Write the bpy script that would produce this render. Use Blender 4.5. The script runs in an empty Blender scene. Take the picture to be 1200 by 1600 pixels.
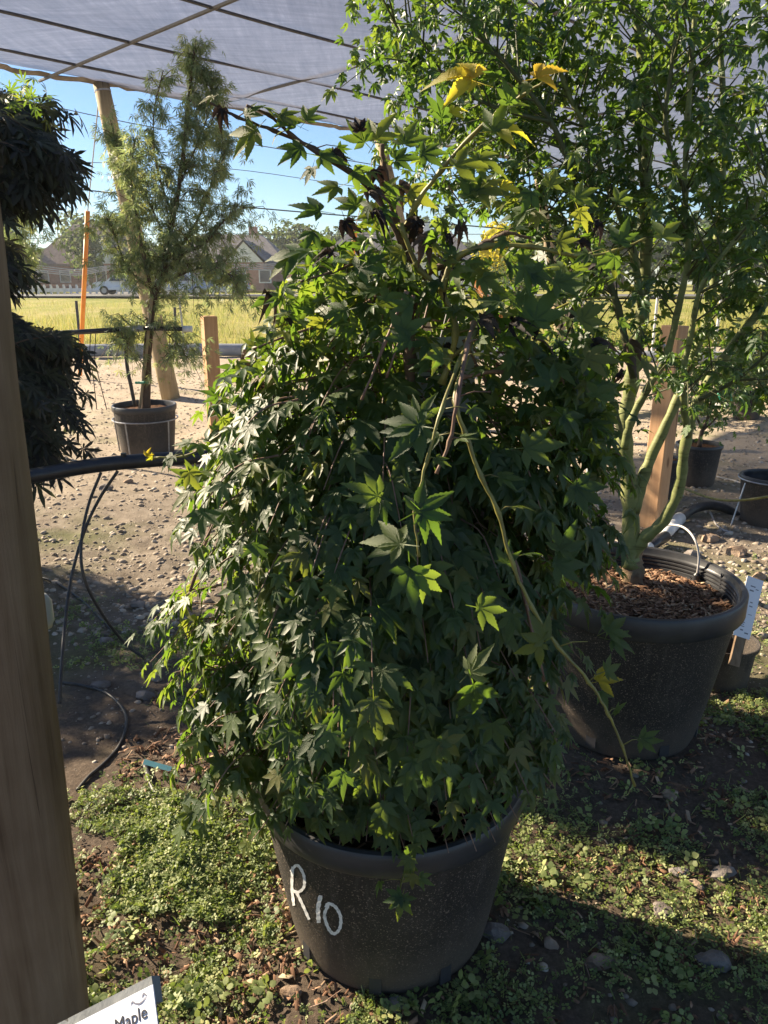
import bpy, math, random
import numpy as np
from mathutils import Vector, Matrix

# ------------------------------------------------------------------ camera, sky, sun, exposure
C = bpy.context.scene.collection
SC = bpy.context.scene
PITCH = math.radians(16.9)
FOC = 1200.0
CAMZ = 1.55
cam_d = bpy.data.cameras.new('camera')
cam = bpy.data.objects.new('camera', cam_d); C.objects.link(cam)
cam.location = (0, 0, CAMZ)
cam.rotation_euler = (math.radians(90) - PITCH, 0, 0)
cam_d.sensor_fit = 'VERTICAL'; cam_d.sensor_height = 32.0; cam_d.lens = 24.0
cam_d.clip_start = 0.02; cam_d.clip_end = 2000
SC.camera = cam
SUN_AZ = (-0.889, 0.458)
SUN_EL = math.radians(28)
w = bpy.data.worlds.new('World'); SC.world = w; w.use_nodes = True
nt = w.node_tree; nt.nodes.clear()
sky = nt.nodes.new('ShaderNodeTexSky'); sky.sky_type = 'NISHITA'; sky.sun_disc = False
sky.sun_elevation = SUN_EL; sky.sun_rotation = math.atan2(SUN_AZ[0], SUN_AZ[1])
sky.air_density = 0.9; sky.dust_density = 0.1; sky.ozone_density = 4.0
bg = nt.nodes.new('ShaderNodeBackground'); bg.inputs[1].default_value = 0.05
wo = nt.nodes.new('ShaderNodeOutputWorld')
nt.links.new(sky.outputs[0], bg.inputs[0]); nt.links.new(bg.outputs[0], wo.inputs[0])
sun_d = bpy.data.lights.new('sun', 'SUN'); sun_d.energy = 5.0; sun_d.angle = math.radians(0.5)
sun_d.color = (1.0, 0.84, 0.62)
sun = bpy.data.objects.new('sun', sun_d); C.objects.link(sun)
SV = Vector((SUN_AZ[0]*math.cos(SUN_EL), SUN_AZ[1]*math.cos(SUN_EL), math.sin(SUN_EL))).normalized()
sun.rotation_euler = SV.to_track_quat('Z', 'Y').to_euler()
SC.view_settings.view_transform = 'Standard'; SC.view_settings.look = 'None'
SC.view_settings.gamma = 1; SC.view_settings.use_curve_mapping = False
SC.view_settings.exposure = 1.72
SC.cycles.max_bounces = 6; SC.cycles.transparent_max_bounces = 12

R = random.Random(7)
NR = np.random.default_rng(11)

# ------------------------------------------------------------------ helpers
cp, sp = math.cos(PITCH), math.sin(PITCH)
def ray(px, py):
    x = (px-600)/FOC; y = (800-py)/FOC
    return Vector((x, cp + y*sp, -sp + y*cp))
def at(px, py, Y):
    d = ray(px, py); return Vector((0, 0, CAMZ)) + d*(Y/d.y)
def atz(px, py, z):
    d = ray(px, py); return Vector((0, 0, CAMZ)) + d*((z-CAMZ)/d.z)

def hash2(ix, iy, seed):
    h = (ix.astype(np.int64)*374761393 + iy.astype(np.int64)*668265263 + seed*1442695041) & 0x7fffffff
    h = (h ^ (h >> 13))*1274126177 & 0x7fffffff
    h = h ^ (h >> 16)
    return (h & 0xffff)/65535.0
def vnoise(x, y, seed=0):
    x = np.asarray(x, float); y = np.asarray(y, float)
    ix = np.floor(x); iy = np.floor(y); fx = x-ix; fy = y-iy
    fx = fx*fx*(3-2*fx); fy = fy*fy*(3-2*fy)
    a = hash2(ix, iy, seed); b = hash2(ix+1, iy, seed); c = hash2(ix, iy+1, seed); d = hash2(ix+1, iy+1, seed)
    return (a*(1-fx)+b*fx)*(1-fy) + (c*(1-fx)+d*fx)*fy
def fbm(x, y, seed=0, o=4):
    s = 0; a = .5; t = 0
    for k in range(o):
        s = s + a*vnoise(np.asarray(x)*2**k+17.3*k, np.asarray(y)*2**k-9.1*k, seed+k); t += a; a *= .5
    return s/t
def gh(x, y):
    x = np.asarray(x, float); y = np.asarray(y, float)
    g = (fbm(x*.9, y*.9, 3, 3)-.5)*.07 + (fbm(x*6, y*6, 9, 3)-.5)*.022
    g = g + (fbm(x*2.6, y*2.6, 14, 2)-.5)*.03*np.clip((y-2.5)/2, 0, 1) + .012*np.sin((x*.8+y)*3.1+2*fbm(x, y, 5, 2))*np.clip((y-4)/3, 0, 1)
    g = g + (fbm(x*26, y*26, 21, 2)-.5)*.012*np.clip(1.6-y/6, .2, 1)
    # mound of ground cover in the sunny foreground beside the post
    g = g + .035*np.exp(-(((x+.52)/.22)**2 + ((y-1.78)/.16)**2))
    # flatten under the pots
    for (cx, cy, r) in ((.015, 1.575, .3), (.87, 2.44, .34)):
        d = np.sqrt((x-cx)**2+(y-cy)**2)
        k = np.clip((d-r*.8)/(r*.5), 0, 1)
        g = g*k
    return g
def gz(x, y): return float(gh(np.array([x]), np.array([y]))[0])

def link(o, parent=None):
    C.objects.link(o)
    if parent is not None:
        o.parent = parent
    return o
def np_mesh(name, V, F, mat=None, attr=None, smooth=False):
    """V (n,3) array, F (m,3 or 4) array"""
    me = bpy.data.meshes.new(name)
    V = np.asarray(V, np.float32); F = np.asarray(F, np.int32)
    k = F.shape[1]; m = F.shape[0]
    me.vertices.add(len(V)); me.vertices.foreach_set('co', V.ravel())
    me.loops.add(m*k); me.loops.foreach_set('vertex_index', F.ravel())
    me.polygons.add(m)
    me.polygons.foreach_set('loop_start', np.arange(0, m*k, k, dtype=np.int32))
    me.polygons.foreach_set('loop_total', np.full(m, k, np.int32))
    if smooth: me.polygons.foreach_set('use_smooth', np.ones(m, bool))
    if attr is not None:
        a = me.attributes.new('rnd', 'FLOAT', 'POINT'); a.data.foreach_set('value', np.asarray(attr, np.float32))
    me.update(); me.validate()
    if mat: me.materials.append(mat)
    return me
def np_obj(name, V, F, mat, parent=None, attr=None, smooth=False):
    V = np.asarray(V, float)
    if parent is not None: V = V - np.array(parent_loc(parent))
    o = bpy.data.objects.new(name, np_mesh(name, V, F, mat, attr, smooth))
    return link(o, parent)
def parent_loc(p):
    l = Vector((0, 0, 0))
    while p is not None:
        l = l + p.location; p = p.parent
    return l
class MB:
    def __init__(s): s.v = []; s.f = []
    def add(s, v, f):
        o = len(s.v); s.v += [tuple(p) for p in v]; s.f += [tuple(i+o for i in q) for q in f]; return s
    def box(s, c, d, M=None):
        v = []
        for z in (-1, 1):
            for (x, y) in ((-1, -1), (1, -1), (1, 1), (-1, 1)):
                p = Vector((x*d[0]/2, y*d[1]/2, z*d[2]/2))
                if M is not None: p = M @ p
                v.append(p+Vector(c))
        return s.add(v, [(3, 2, 1, 0), (4, 5, 6, 7), (0, 1, 5, 4), (1, 2, 6, 5), (2, 3, 7, 6), (3, 0, 4, 7)])
    def tube(s, pts, r, n=8, cap=True):
        pts = [Vector(p) for p in pts]
        if not hasattr(r, '__len__'): r = [r]*len(pts)
        v = []; f = []
        t0 = (pts[1]-pts[0]).normalized()
        u = t0.orthogonal().normalized()
        for i, p in enumerate(pts):
            t = (pts[min(i+1, len(pts)-1)]-pts[max(i-1, 0)]).normalized()
            u = (u - t*u.dot(t))
            if u.length < 1e-5: u = t.orthogonal()
            u.normalize(); b = t.cross(u)
            for k in range(n):
                a = 2*math.pi*k/n
                v.append(p + (u*math.cos(a)+b*math.sin(a))*r[i])
        for i in range(len(pts)-1):
            for k in range(n):
                f.append((i*n+k, i*n+(k+1) % n, (i+1)*n+(k+1) % n, (i+1)*n+k))
        if cap:
            f.append(tuple(range(n-1, -1, -1))); f.append(tuple((len(pts)-1)*n+k for k in range(n)))
        return s.add(v, f)
    def lathe(s, prof, c, n=48, M=None):
        v = []; f = []
        for (r, z) in prof:
            for k in range(n):
                a = 2*math.pi*k/n
                p = Vector((r*math.cos(a), r*math.sin(a), z))
                if M is not None: p = M @ p
                v.append(p+Vector(c))
        for i in range(len(prof)-1):
            for k in range(n):
                f.append((i*n+k, i*n+(k+1) % n, (i+1)*n+(k+1) % n, (i+1)*n+k))
        return s.add(v, f)
    def build(s, name, mat, parent=None, smooth=False):
        me = bpy.data.meshes.new(name)
        off = parent_loc(parent) if parent is not None else Vector((0, 0, 0))
        me.from_pydata([Vector(p)-off for p in s.v], [], s.f)
        me.materials.append(mat)
        if smooth: me.polygons.foreach_set('use_smooth', [True]*len(me.polygons))
        me.update()
        return link(bpy.data.objects.new(name, me), parent)
def smooth_by_angle(o, deg=35):
    me = o.data
    me.polygons.foreach_set('use_smooth', [True]*len(me.polygons))
    try:
        me.set_sharp_from_angle(angle=math.radians(deg))
    except Exception: pass
    return o
def thing(name, loc, label, cat, group=None):
    o = bpy.data.objects.new(name, None); o.empty_display_size = .1
    C.objects.link(o); o.location = loc
    o['label'] = label; o['category'] = cat
    if group: o['group'] = group
    return o
def tag(o, label, cat, group=None, kind=None):
    if label: o['label'] = label
    if cat: o['category'] = cat
    if group: o['group'] = group
    if kind: o['kind'] = kind
    return o
def catmull(pts, sub=6):
    pts = [Vector(p) for p in pts]; out = []
    P = [pts[0]*2-pts[1]] + pts + [pts[-1]*2-pts[-2]]
    for i in range(1, len(P)-2):
        for k in range(sub):
            t = k/sub; a, b, c, d = P[i-1], P[i], P[i+1], P[i+2]
            out.append(.5*((2*b)+(c-a)*t+(2*a-5*b+4*c-d)*t*t+(-a+3*b-3*c+d)*t**3))
    out.append(pts[-1]); return out

# ------------------------------------------------------------------ materials
def newmat(name):
    m = bpy.data.materials.new(name); m.use_nodes = True
    n = m.node_tree; b = n.nodes['Principled BSDF']
    return m, n, b
def N(n, t, **kw):
    x = n.nodes.new(t)
    for k, v in kw.items(): setattr(x, k, v)
    return x
def ramp(n, fac, stops, interp='LINEAR'):
    r = N(n, 'ShaderNodeValToRGB'); r.color_ramp.interpolation = interp
    e = r.color_ramp.elements
    while len(e) > 1: e.remove(e[-1])
    e[0].position = stops[0][0]; e[0].color = (*stops[0][1], 1)
    for p, c in stops[1:]:
        q = e.new(p); q.color = (*c, 1)
    n.links.new(fac, r.inputs[0]); return r
def noise(n, scale, detail=5, rough=.6, vec=None, dist=0):
    x = N(n, 'ShaderNodeTexNoise'); x.inputs['Scale'].default_value = scale
    x.inputs['Detail'].default_value = detail; x.inputs['Roughness'].default_value = rough
    x.inputs['Distortion'].default_value = dist
    if vec is not None: n.links.new(vec, x.inputs['Vector'])
    return x
def bump(n, b, h, strength=.4, dist=.01):
    x = N(n, 'ShaderNodeBump'); x.inputs['Strength'].default_value = strength; x.inputs['Distance'].default_value = dist
    n.links.new(h, x.inputs['Height']); n.links.new(x.outputs[0], b.inputs['Normal']); return x
def coords(n, scale=(1, 1, 1), kind='Object'):
    t = N(n, 'ShaderNodeTexCoord'); mp = N(n, 'ShaderNodeMapping'); mp.inputs['Scale'].default_value = scale
    n.links.new(t.outputs[kind], mp.inputs[0]); return mp.outputs[0]
def simple(name, stops, scale=8, rough=.6, bs=.3, bd=.005, mapping=(1, 1, 1), spec=.5, detail=5, metal=0, bscale=None):
    m, n, b = newmat(name)
    v = coords(n, mapping)
    z = noise(n, scale, detail, .6, v)
    r = ramp(n, z.outputs[0], stops)
    n.links.new(r.outputs[0], b.inputs['Base Color'])
    b.inputs['Roughness'].default_value = rough; b.inputs['Specular IOR Level'].default_value = spec
    b.inputs['Metallic'].default_value = metal
    if bs:
        z2 = noise(n, bscale or scale*4, 6, .65, v); bump(n, b, z2.outputs[0], bs, bd)
    return m
def leafmat(name, stops, tstops, trans=.35, rough=.45, spec=.5, vein=True):
    m, n, b = newmat(name)
    at_ = N(n, 'ShaderNodeAttribute'); at_.attribute_name = 'rnd'
    oi = N(n, 'ShaderNodeObjectInfo')
    ad = N(n, 'ShaderNodeMath', operation='ADD'); n.links.new(at_.outputs['Fac'], ad.inputs[0]); n.links.new(oi.outputs['Random'], ad.inputs[1])
    fr = N(n, 'ShaderNodeMath', operation='FRACT'); n.links.new(ad.outputs[0], fr.inputs[0])
    v = coords(n); z = noise(n, 55, 4, .6, v)
    mx = N(n, 'ShaderNodeMath', operation='MULTIPLY_ADD'); n.links.new(z.outputs[0], mx.inputs[0]); mx.inputs[1].default_value = .34
    sb = N(n, 'ShaderNodeMath', operation='SUBTRACT'); n.links.new(fr.outputs[0], sb.inputs[0]); sb.inputs[1].default_value = .17
    n.links.new(sb.outputs[0], mx.inputs[2])
    c1 = ramp(n, mx.outputs[0], stops); c2 = ramp(n, mx.outputs[0], tstops)
    n.links.new(c1.outputs[0], b.inputs['Base Color'])
    b.inputs['Roughness'].default_value = rough; b.inputs['Specular IOR Level'].default_value = spec
    bump(n, b, z.outputs[0], .35, .004)
    tr = N(n, 'ShaderNodeBsdfTranslucent'); n.links.new(c2.outputs[0], tr.inputs[0])
    ms = N(n, 'ShaderNodeMixShader'); ms.inputs[0].default_value = trans
    out = n.nodes['Material Output']
    n.links.new(b.outputs[0], ms.inputs[1]); n.links.new(tr.outputs[0], ms.inputs[2]); n.links.new(ms.outputs[0], out.inputs[0])
    return m

M = {}
M['leaf'] = leafmat('maple_leaf', [(0, (.022, .042, .014)), (.5, (.034, .062, .018)), (.86, (.055, .085, .022)), (1, (.10, .10, .025))],
                    [(0, (.20, .36, .03)), (.5, (.30, .50, .04)), (.9, (.38, .50, .05)), (1, (.42, .48, .05))], .32, .5, .42)
M['shoot_leaf'] = leafmat('shoot_leaf', [(0, (.022, .05, .016)), (.6, (.04, .08, .02)), (1, (.10, .12, .03))],
                    [(0, (.18, .33, .03)), (.55, (.30, .45, .04)), (1, (.52, .55, .05))], .38, .5, .45)
M['yellow_leaf'] = leafmat('yellow_leaf', [(0, (.20, .22, .03)), (.7, (.34, .33, .04)), (1, (.32, .22, .03))],
                    [(0, (.70, .72, .04)), (.7, (.82, .74, .05)), (1, (.75, .5, .05))], .5, .5, .4)
M['dead_leaf'] = leafmat('withered_leaf', [(0, (.022, .018, .018)), (.6, (.04, .032, .028)), (1, (.16, .12, .09))],
                    [(0, (.05, .03, .022)), (1, (.12, .07, .04))], .10, .75, .25)
M['coral_leaf'] = leafmat('lace_leaf', [(0, (.022, .052, .018)), (.5, (.036, .08, .025)), (1, (.07, .12, .035))],
                    [(0, (.18, .36, .03)), (.6, (.28, .46, .04)), (1, (.45, .58, .05))], .30, .42, .6)
M['fern_leaf'] = leafmat('feather_leaf', [(0, (.05, .092, .055)), (.5, (.07, .125, .07)), (1, (.13, .17, .075))],
                    [(0, (.25, .34, .13)), (.6, (.36, .44, .16)), (1, (.55, .56, .16))], .42, .5, .5)
M['purple_leaf'] = leafmat('purple_leaf', [(0, (.014, .018, .018)), (.6, (.022, .030, .024)), (1, (.04, .05, .028))],
                    [(0, (.06, .05, .03)), (1, (.12, .14, .05))], .16, .6, .3)
M['cover_leaf'] = leafmat('ground_cover_leaf', [(0, (.085, .12, .04)), (.5, (.17, .215, .075)), (.85, (.28, .31, .12)), (1, (.38, .38, .17))],
                    [(0, (.25, .38, .06)), (1, (.5, .6, .1))], .28, .55, .4)
M['far_leaf'] = leafmat('distant_foliage', [(0, (.035, .06, .03)), (.5, (.06, .09, .04)), (1, (.10, .12, .05))],
                    [(0, (.15, .25, .06)), (1, (.3, .36, .1))], .25, .7, .2)
M['far_yellow'] = leafmat('distant_yellow_foliage', [(0, (.22, .22, .02)), (1, (.42, .36, .03))],
                    [(0, (.7, .66, .04)), (1, (.85, .7, .06))], .4, .7, .2)
M['grass'] = leafmat('field_grass', [(0, (.10, .13, .03)), (.5, (.20, .20, .06)), (1, (.34, .28, .12))],
                    [(0, (.4, .46, .08)), (1, (.65, .55, .2))], .35, .7, .2)
M['chip'] = leafmat('bark_chips', [(0, (.08, .042, .026)), (.5, (.20, .11, .065)), (.85, (.36, .22, .14)), (1, (.50, .38, .25))],
                    [(0, (.1, .05, .03)), (1, (.2, .1, .05))], .02, .85, .2)
M['pebble'] = leafmat('pebbles', [(0, (.19, .155, .12)), (.5, (.30, .25, .20)), (.85, (.40, .34, .27)), (1, (.50, .45, .38))],
                    [(0, (.1, .1, .1)), (1, (.1, .1, .1))], .0, .9, .2)
M['rock'] = simple('rock', [(.3, (.10, .085, .075)), (.55, (.22, .19, .17)), (.75, (.34, .31, .29))], 14, .9, .7, .012, spec=.2, detail=8)
M['rock_tan'] = simple('tan_rock', [(.3, (.18, .12, .08)), (.6, (.34, .25, .18)), (.8, (.46, .38, .3))], 16, .9, .7, .012, spec=.2, detail=8)
M['bark'] = simple('brown_bark', [(.3, (.06, .04, .028)), (.7, (.14, .095, .065))], 40, .8, .5, .003, (1, 1, .25), spec=.3)
M['twig'] = simple('red_brown_twig', [(.3, (.12, .065, .045)), (.7, (.24, .15, .10))], 30, .6, .3, .002, (1, 1, .3), spec=.4)
M['green_stem'] = simple('yellow_green_stem', [(.3, (.11, .09, .03)), (.5, (.18, .17, .04)), (.7, (.28, .25, .06))], 30, .5, .25, .002, spec=.5)
M['coral_stem'] = simple('green_smooth_bark', [(.25, (.10, .13, .045)), (.5, (.17, .21, .075)), (.8, (.26, .26, .11))], 18, .55, .35, .003, (1, 1, .5), spec=.4)
def ringbark():
    m, n, b = newmat('green_ringed_bark'); v = coords(n)
    z = noise(n, 14, 6, .65, v); v2 = coords(n, (2.5, 2.5, 28)); z2 = noise(n, 3, 5, .6, v2, .3)
    c = ramp(n, z.outputs[0], [(.25, (.075, .075, .032)), (.42, (.15, .17, .055)), (.58, (.21, .225, .08)), (.75, (.26, .21, .11))])
    k = ramp(n, z2.outputs[0], [(.33, (.45, .40, .32)), (.44, (1, 1, 1))])
    vo = N(n, 'ShaderNodeTexVoronoi'); vo.inputs['Scale'].default_value = 26; n.links.new(v, vo.inputs['Vector'])
    kn = ramp(n, vo.outputs['Distance'], [(.06, (.3, .22, .15)), (.16, (1, 1, 1))])
    q = N(n, 'ShaderNodeMixRGB', blend_type='MULTIPLY'); q.inputs[0].default_value = .8; n.links.new(c.outputs[0], q.inputs[1]); n.links.new(k.outputs[0], q.inputs[2])
    q2 = N(n, 'ShaderNodeMixRGB', blend_type='MULTIPLY'); q2.inputs[0].default_value = .8; n.links.new(q.outputs[0], q2.inputs[1]); n.links.new(kn.outputs[0], q2.inputs[2])
    n.links.new(q2.outputs[0], b.inputs['Base Color']); b.inputs['Roughness'].default_value = .6; b.inputs['Specular IOR Level'].default_value = .35
    bump(n, b, z2.outputs[0], .6, .004); return m
M['coral_stem'] = ringbark()
M['graft'] = simple('swollen_brown_bark', [(.3, (.15, .10, .06)), (.7, (.28, .20, .12))], 50, .85, .8, .006, spec=.2)

def wood(name, stops, grain=(18, 18, .9), rough=.8, bs=.5):
    m, n, b = newmat(name)
    v = coords(n, grain); z = noise(n, 1.6, 7, .65, v, .4)
    v2 = coords(n); z2 = noise(n, 2.2, 4, .6, v2)
    mx = N(n, 'ShaderNodeMath', operation='MULTIPLY_ADD'); n.links.new(z2.outputs[0], mx.inputs[0]); mx.inputs[1].default_value = .55
    ms = N(n, 'ShaderNodeMath', operation='MULTIPLY'); n.links.new(z.outputs[0], ms.inputs[0]); ms.inputs[1].default_value = .55
    n.links.new(ms.outputs[0], mx.inputs[2])
    r = ramp(n, mx.outputs[0], stops)
    vc = coords(n, (grain[0]*2.2, grain[1]*2.2, grain[2]*1.1)); zc = noise(n, 1.3, 3, .5, vc, .8)
    cr = ramp(n, zc.outputs[0], [(.30, (.35, .32, .30)), (.345, (1, 1, 1))])
    vk = coords(n, (1, 1, .45)); vo = N(n, 'ShaderNodeTexVoronoi'); vo.inputs['Scale'].default_value = 5.5; n.links.new(vk, vo.inputs['Vector'])
    kn = ramp(n, vo.outputs['Distance'], [(.05, (.32, .26, .22)), (.11, (1, 1, 1))])
    q1 = N(n, 'ShaderNodeMixRGB', blend_type='MULTIPLY'); q1.inputs[0].default_value = 1; n.links.new(r.outputs[0], q1.inputs[1]); n.links.new(cr.outputs[0], q1.inputs[2])
    q2 = N(n, 'ShaderNodeMixRGB', blend_type='MULTIPLY'); q2.inputs[0].default_value = .8; n.links.new(q1.outputs[0], q2.inputs[1]); n.links.new(kn.outputs[0], q2.inputs[2])
    n.links.new(q2.outputs[0], b.inputs['Base Color'])
    b.inputs['Roughness'].default_value = rough; b.inputs['Specular IOR Level'].default_value = .25
    bump(n, b, z.outputs[0], bs, .006); return m
M['old_wood'] = wood('weathered_post_wood', [(.28, (.04, .024, .014)), (.42, (.11, .068, .040)), (.5, (.165, .108, .066)), (.62, (.225, .155, .10)), (.75, (.32, .24, .16))], (20, 20, .8), bs=.9)
M['pole_wood'] = wood('pale_pole_wood', [(.3, (.16, .12, .075)), (.55, (.32, .25, .15)), (.75, (.44, .36, .23))], (9, 9, .5))
M['new_wood'] = wood('orange_lumber', [(.3, (.32, .17, .09)), (.55, (.47, .28, .15)), (.75, (.58, .38, .22))], (22, 22, 1.0), bs=.2)

def potmat():
    m, n, b = newmat('speckled_black_plastic')
    v = coords(n)
    z = noise(n, 3.2, 5, .65, v)
    dust = ramp(n, z.outputs[0], [(.3, (.020, .018, .017)), (.55, (.032, .028, .025)), (.78, (.070, .058, .050))])
    sp_ = noise(n, 210, 3, .75, v)
    th = ramp(n, sp_.outputs[0], [(.585, (0, 0, 0)), (.65, (1, 1, 1))])
    mx = N(n, 'ShaderNodeMixRGB'); n.links.new(th.outputs[0], mx.inputs[0]); n.links.new(dust.outputs[0], mx.inputs[1]); mx.inputs[2].default_value = (.27, .215, .17, 1)
    tc = N(n, 'ShaderNodeTexCoord'); sz = N(n, 'ShaderNodeSeparateXYZ'); n.links.new(tc.outputs['Object'], sz.inputs[0])
    mz = noise(n, 16, 6, .7, v); ma = N(n, 'ShaderNodeMath', operation='MULTIPLY_ADD'); n.links.new(mz.outputs[0], ma.inputs[0]); ma.inputs[1].default_value = -.34; n.links.new(sz.outputs[2], ma.inputs[2])
    mr = N(n, 'ShaderNodeMapRange'); mr.inputs[1].default_value = -.13; mr.inputs[2].default_value = .03; mr.inputs[3].default_value = .75; mr.inputs[4].default_value = 0; n.links.new(ma.outputs[0], mr.inputs[0])
    mm = N(n, 'ShaderNodeMixRGB'); n.links.new(mr.outputs[0], mm.inputs[0]); n.links.new(mx.outputs[0], mm.inputs[1]); mm.inputs[2].default_value = (.095, .075, .06, 1)
    vs = coords(n, (9, 9, .8)); zs = noise(n, 5, 4, .6, vs); rs = ramp(n, zs.outputs[0], [(.56, (0, 0, 0)), (.72, (.35, .35, .35))])
    m3 = N(n, 'ShaderNodeMixRGB'); n.links.new(rs.outputs[0], m3.inputs[0]); n.links.new(mm.outputs[0], m3.inputs[1]); m3.inputs[2].default_value = (.11, .095, .085, 1)
    n.links.new(m3.outputs[0], b.inputs['Base Color'])
    b.inputs['Roughness'].default_value = .62; b.inputs['Specular IOR Level'].default_value = .35
    g = noise(n, 160, 4, .7, v); bump(n, b, g.outputs[0], .45, .0025)
    return m
M['pot'] = potmat()
M['rim'] = simple('black_rim_plastic', [(.3, (.018, .019, .022)), (.7, (.045, .045, .048))], 9, .42, .2, .001, spec=.5)
M['black'] = simple('black_plastic', [(.3, (.012, .013, .016)), (.7, (.035, .035, .038))], 12, .38, .15, .001, spec=.5)
M['hose'] = simple('black_hose', [(.3, (.02, .02, .022)), (.7, (.06, .055, .05))], 20, .5, .15, .001, spec=.4)
M['white_pl'] = simple('white_plastic', [(.3, (.55, .56, .56)), (.7, (.78, .78, .76))], 12, .45, .1, .001)
M['grey_pipe'] = simple('grey_pipe', [(.3, (.20, .22, .25)), (.7, (.34, .36, .39))], 3, .6, .2, .004)
M['paint'] = simple('white_paint_pen', [(.35, (.55, .54, .52)), (.5, (.78, .77, .75))], 90, .6, .3, .001)
M['metal'] = simple('galvanised_wire', [(.3, (.25, .25, .26)), (.7, (.45, .45, .46))], 30, .4, .1, .001, metal=.7)
M['wire'] = simple('dark_wire', [(.3, (.03, .03, .035)), (.7, (.07, .07, .08))], 20, .5, 0)
M['pale_wire'] = simple('pale_wire', [(.3, (.35, .33, .32)), (.7, (.5, .48, .46))], 5, .5, 0)
M['orange'] = simple('orange_tube', [(.3, (.78, .24, .03)), (.7, (.9, .36, .06))], 6, .45, .1, .001)
M['teal'] = simple('teal_plastic', [(.3, (.06, .20, .24)), (.7, (.10, .28, .32))], 20, .5, .1, .001)
M['green_tie'] = simple('green_tie_tape', [(.3, (.0, .22, .13)), (.7, (.02, .34, .2))], 20, .5, .1, .001)
M['card'] = simple('printed_card', [(.3, (.66, .67, .74)), (.7, (.74, .75, .82))], 3, .45, 0)
M['slat'] = wood('grey_slat', [(.3, (.13, .14, .14)), (.6, (.22, .23, .23)), (.8, (.32, .33, .33))], (30, 6, 30))
M['greycard'] = simple('grey_laminated_card', [(.3, (.30, .31, .30)), (.7, (.40, .41, .40))], 4, .35, 0)
M['ink'] = simple('dark_ink', [(.3, (.02, .02, .025)), (.7, (.035, .035, .04))], 10, .6, 0)
M['ink2'] = simple('grey_ink', [(.3, (.12, .12, .15)), (.7, (.2, .2, .24))], 10, .6, 0)
M['mulch'] = simple('mulch_bed', [(.3, (.05, .028, .018)), (.55, (.13, .07, .04)), (.75, (.24, .14, .09))], 45, .95, .9, .012, spec=.1, detail=8)
M['soil'] = simple('dark_potting_soil', [(.3, (.012, .009, .007)), (.7, (.05, .032, .022))], 50, .95, .9, .01, spec=.1)
M['brick'] = simple('brick_wall', [(.3, (.30, .16, .12)), (.7, (.42, .25, .19))], 2.5, .9, 0)
M['roof'] = simple('grey_shingle_roof', [(.3, (.13, .12, .12)), (.7, (.22, .20, .20))], 3, .9, 0)
M['roof_brown'] = simple('brown_shingle_roof', [(.3, (.18, .13, .11)), (.7, (.28, .21, .18))], 3, .9, 0)
M['trim'] = simple('white_trim', [(.3, (.6, .6, .58)), (.7, (.75, .75, .73))], 3, .6, 0)
M['glass'] = simple('dark_glass', [(.3, (.03, .035, .045)), (.7, (.05, .06, .07))], 2, .12, 0, spec=.8)
M['carpaint'] = simple('white_car_paint', [(.3, (.6, .62, .66)), (.7, (.68, .70, .74))], 2, .25, 0)
M['carpaint2'] = simple('silver_blue_car_paint', [(.3, (.35, .42, .52)), (.7, (.42, .48, .58))], 2, .25, 0, metal=.4)
M['red_tail'] = simple('red_light_lens', [(.3, (.5, .02, .02)), (.7, (.6, .03, .03))], 2, .3, 0)
M['rubber'] = simple('tyre_rubber', [(.3, (.015, .015, .015)), (.7, (.03, .03, .03))], 8, .8, 0)
M['asphalt'] = simple('asphalt', [(.3, (.10, .10, .10)), (.7, (.17, .165, .16))], 4, .9, 0)

def groundmat():
    m, n, b = newmat('yard_ground')
    g = N(n, 'ShaderNodeNewGeometry'); P = g.outputs['Position']
    sx = N(n, 'ShaderNodeSeparateXYZ'); n.links.new(P, sx.inputs[0])
    big = noise(n, 1.3, 5, .6, P); mid = noise(n, 9, 6, .65, P); fine = noise(n, 70, 8, .75, P)
    dirt = ramp(n, mid.outputs[0], [(.3, (.11, .088, .066)), (.5, (.20, .165, .128)), (.7, (.30, .255, .205))])
    tan = ramp(n, fine.outputs[0], [(.3, (.26, .205, .145)), (.5, (.42, .345, .26)), (.7, (.56, .48, .375))])
    moss = ramp(n, fine.outputs[0], [(.3, (.05, .07, .02)), (.6, (.13, .15, .04)), (.8, (.22, .22, .08))])
    soil = ramp(n, fine.outputs[0], [(.3, (.05, .038, .028)), (.55, (.11, .083, .062)), (.75, (.19, .15, .115))])
    # distance zones along Y, broken up by noise
    def zone(a, bb, amp):
        mr = N(n, 'ShaderNodeMath', operation='MULTIPLY_ADD'); n.links.new(big.outputs[0], mr.inputs[0]); mr.inputs[1].default_value = amp; n.links.new(sx.outputs[1], mr.inputs[2])
        q = N(n, 'ShaderNodeMapRange'); q.inputs[1].default_value = a; q.inputs[2].default_value = bb
        n.links.new(mr.outputs[0], q.inputs[0]); return q.outputs[0]
    def mix(f, a, c):
        x = N(n, 'ShaderNodeMixRGB')
        if isinstance(f, float): x.inputs[0].default_value = f
        else: n.links.new(f, x.inputs[0])
        n.links.new(a, x.inputs[1]); n.links.new(c, x.inputs[2]); return x.outputs[0]
    c = mix(zone(3.0, 4.4, 1.2), soil.outputs[0], dirt.outputs[0])
    c = mix(zone(5.5, 8.6, 1.8), c, tan.outputs[0])
    mz = noise(n, .8, 4, .6, P)
    mm = ramp(n, mz.outputs[0], [(.52, (0, 0, 0)), (.66, (1, 1, 1))])
    mk = N(n, 'ShaderNodeMath', operation='MULTIPLY'); n.links.new(mm.outputs[0], mk.inputs[0]); mk.inputs[1].default_value = .55
    c = mix(mk.outputs[0], c, moss.outputs[0])
    n.links.new(c, b.inputs['Base Color'])
    b.inputs['Roughness'].default_value = .95; b.inputs['Specular IOR Level'].default_value = .15
    bump(n, b, fine.outputs[0], .6, .014)
    return m
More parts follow.
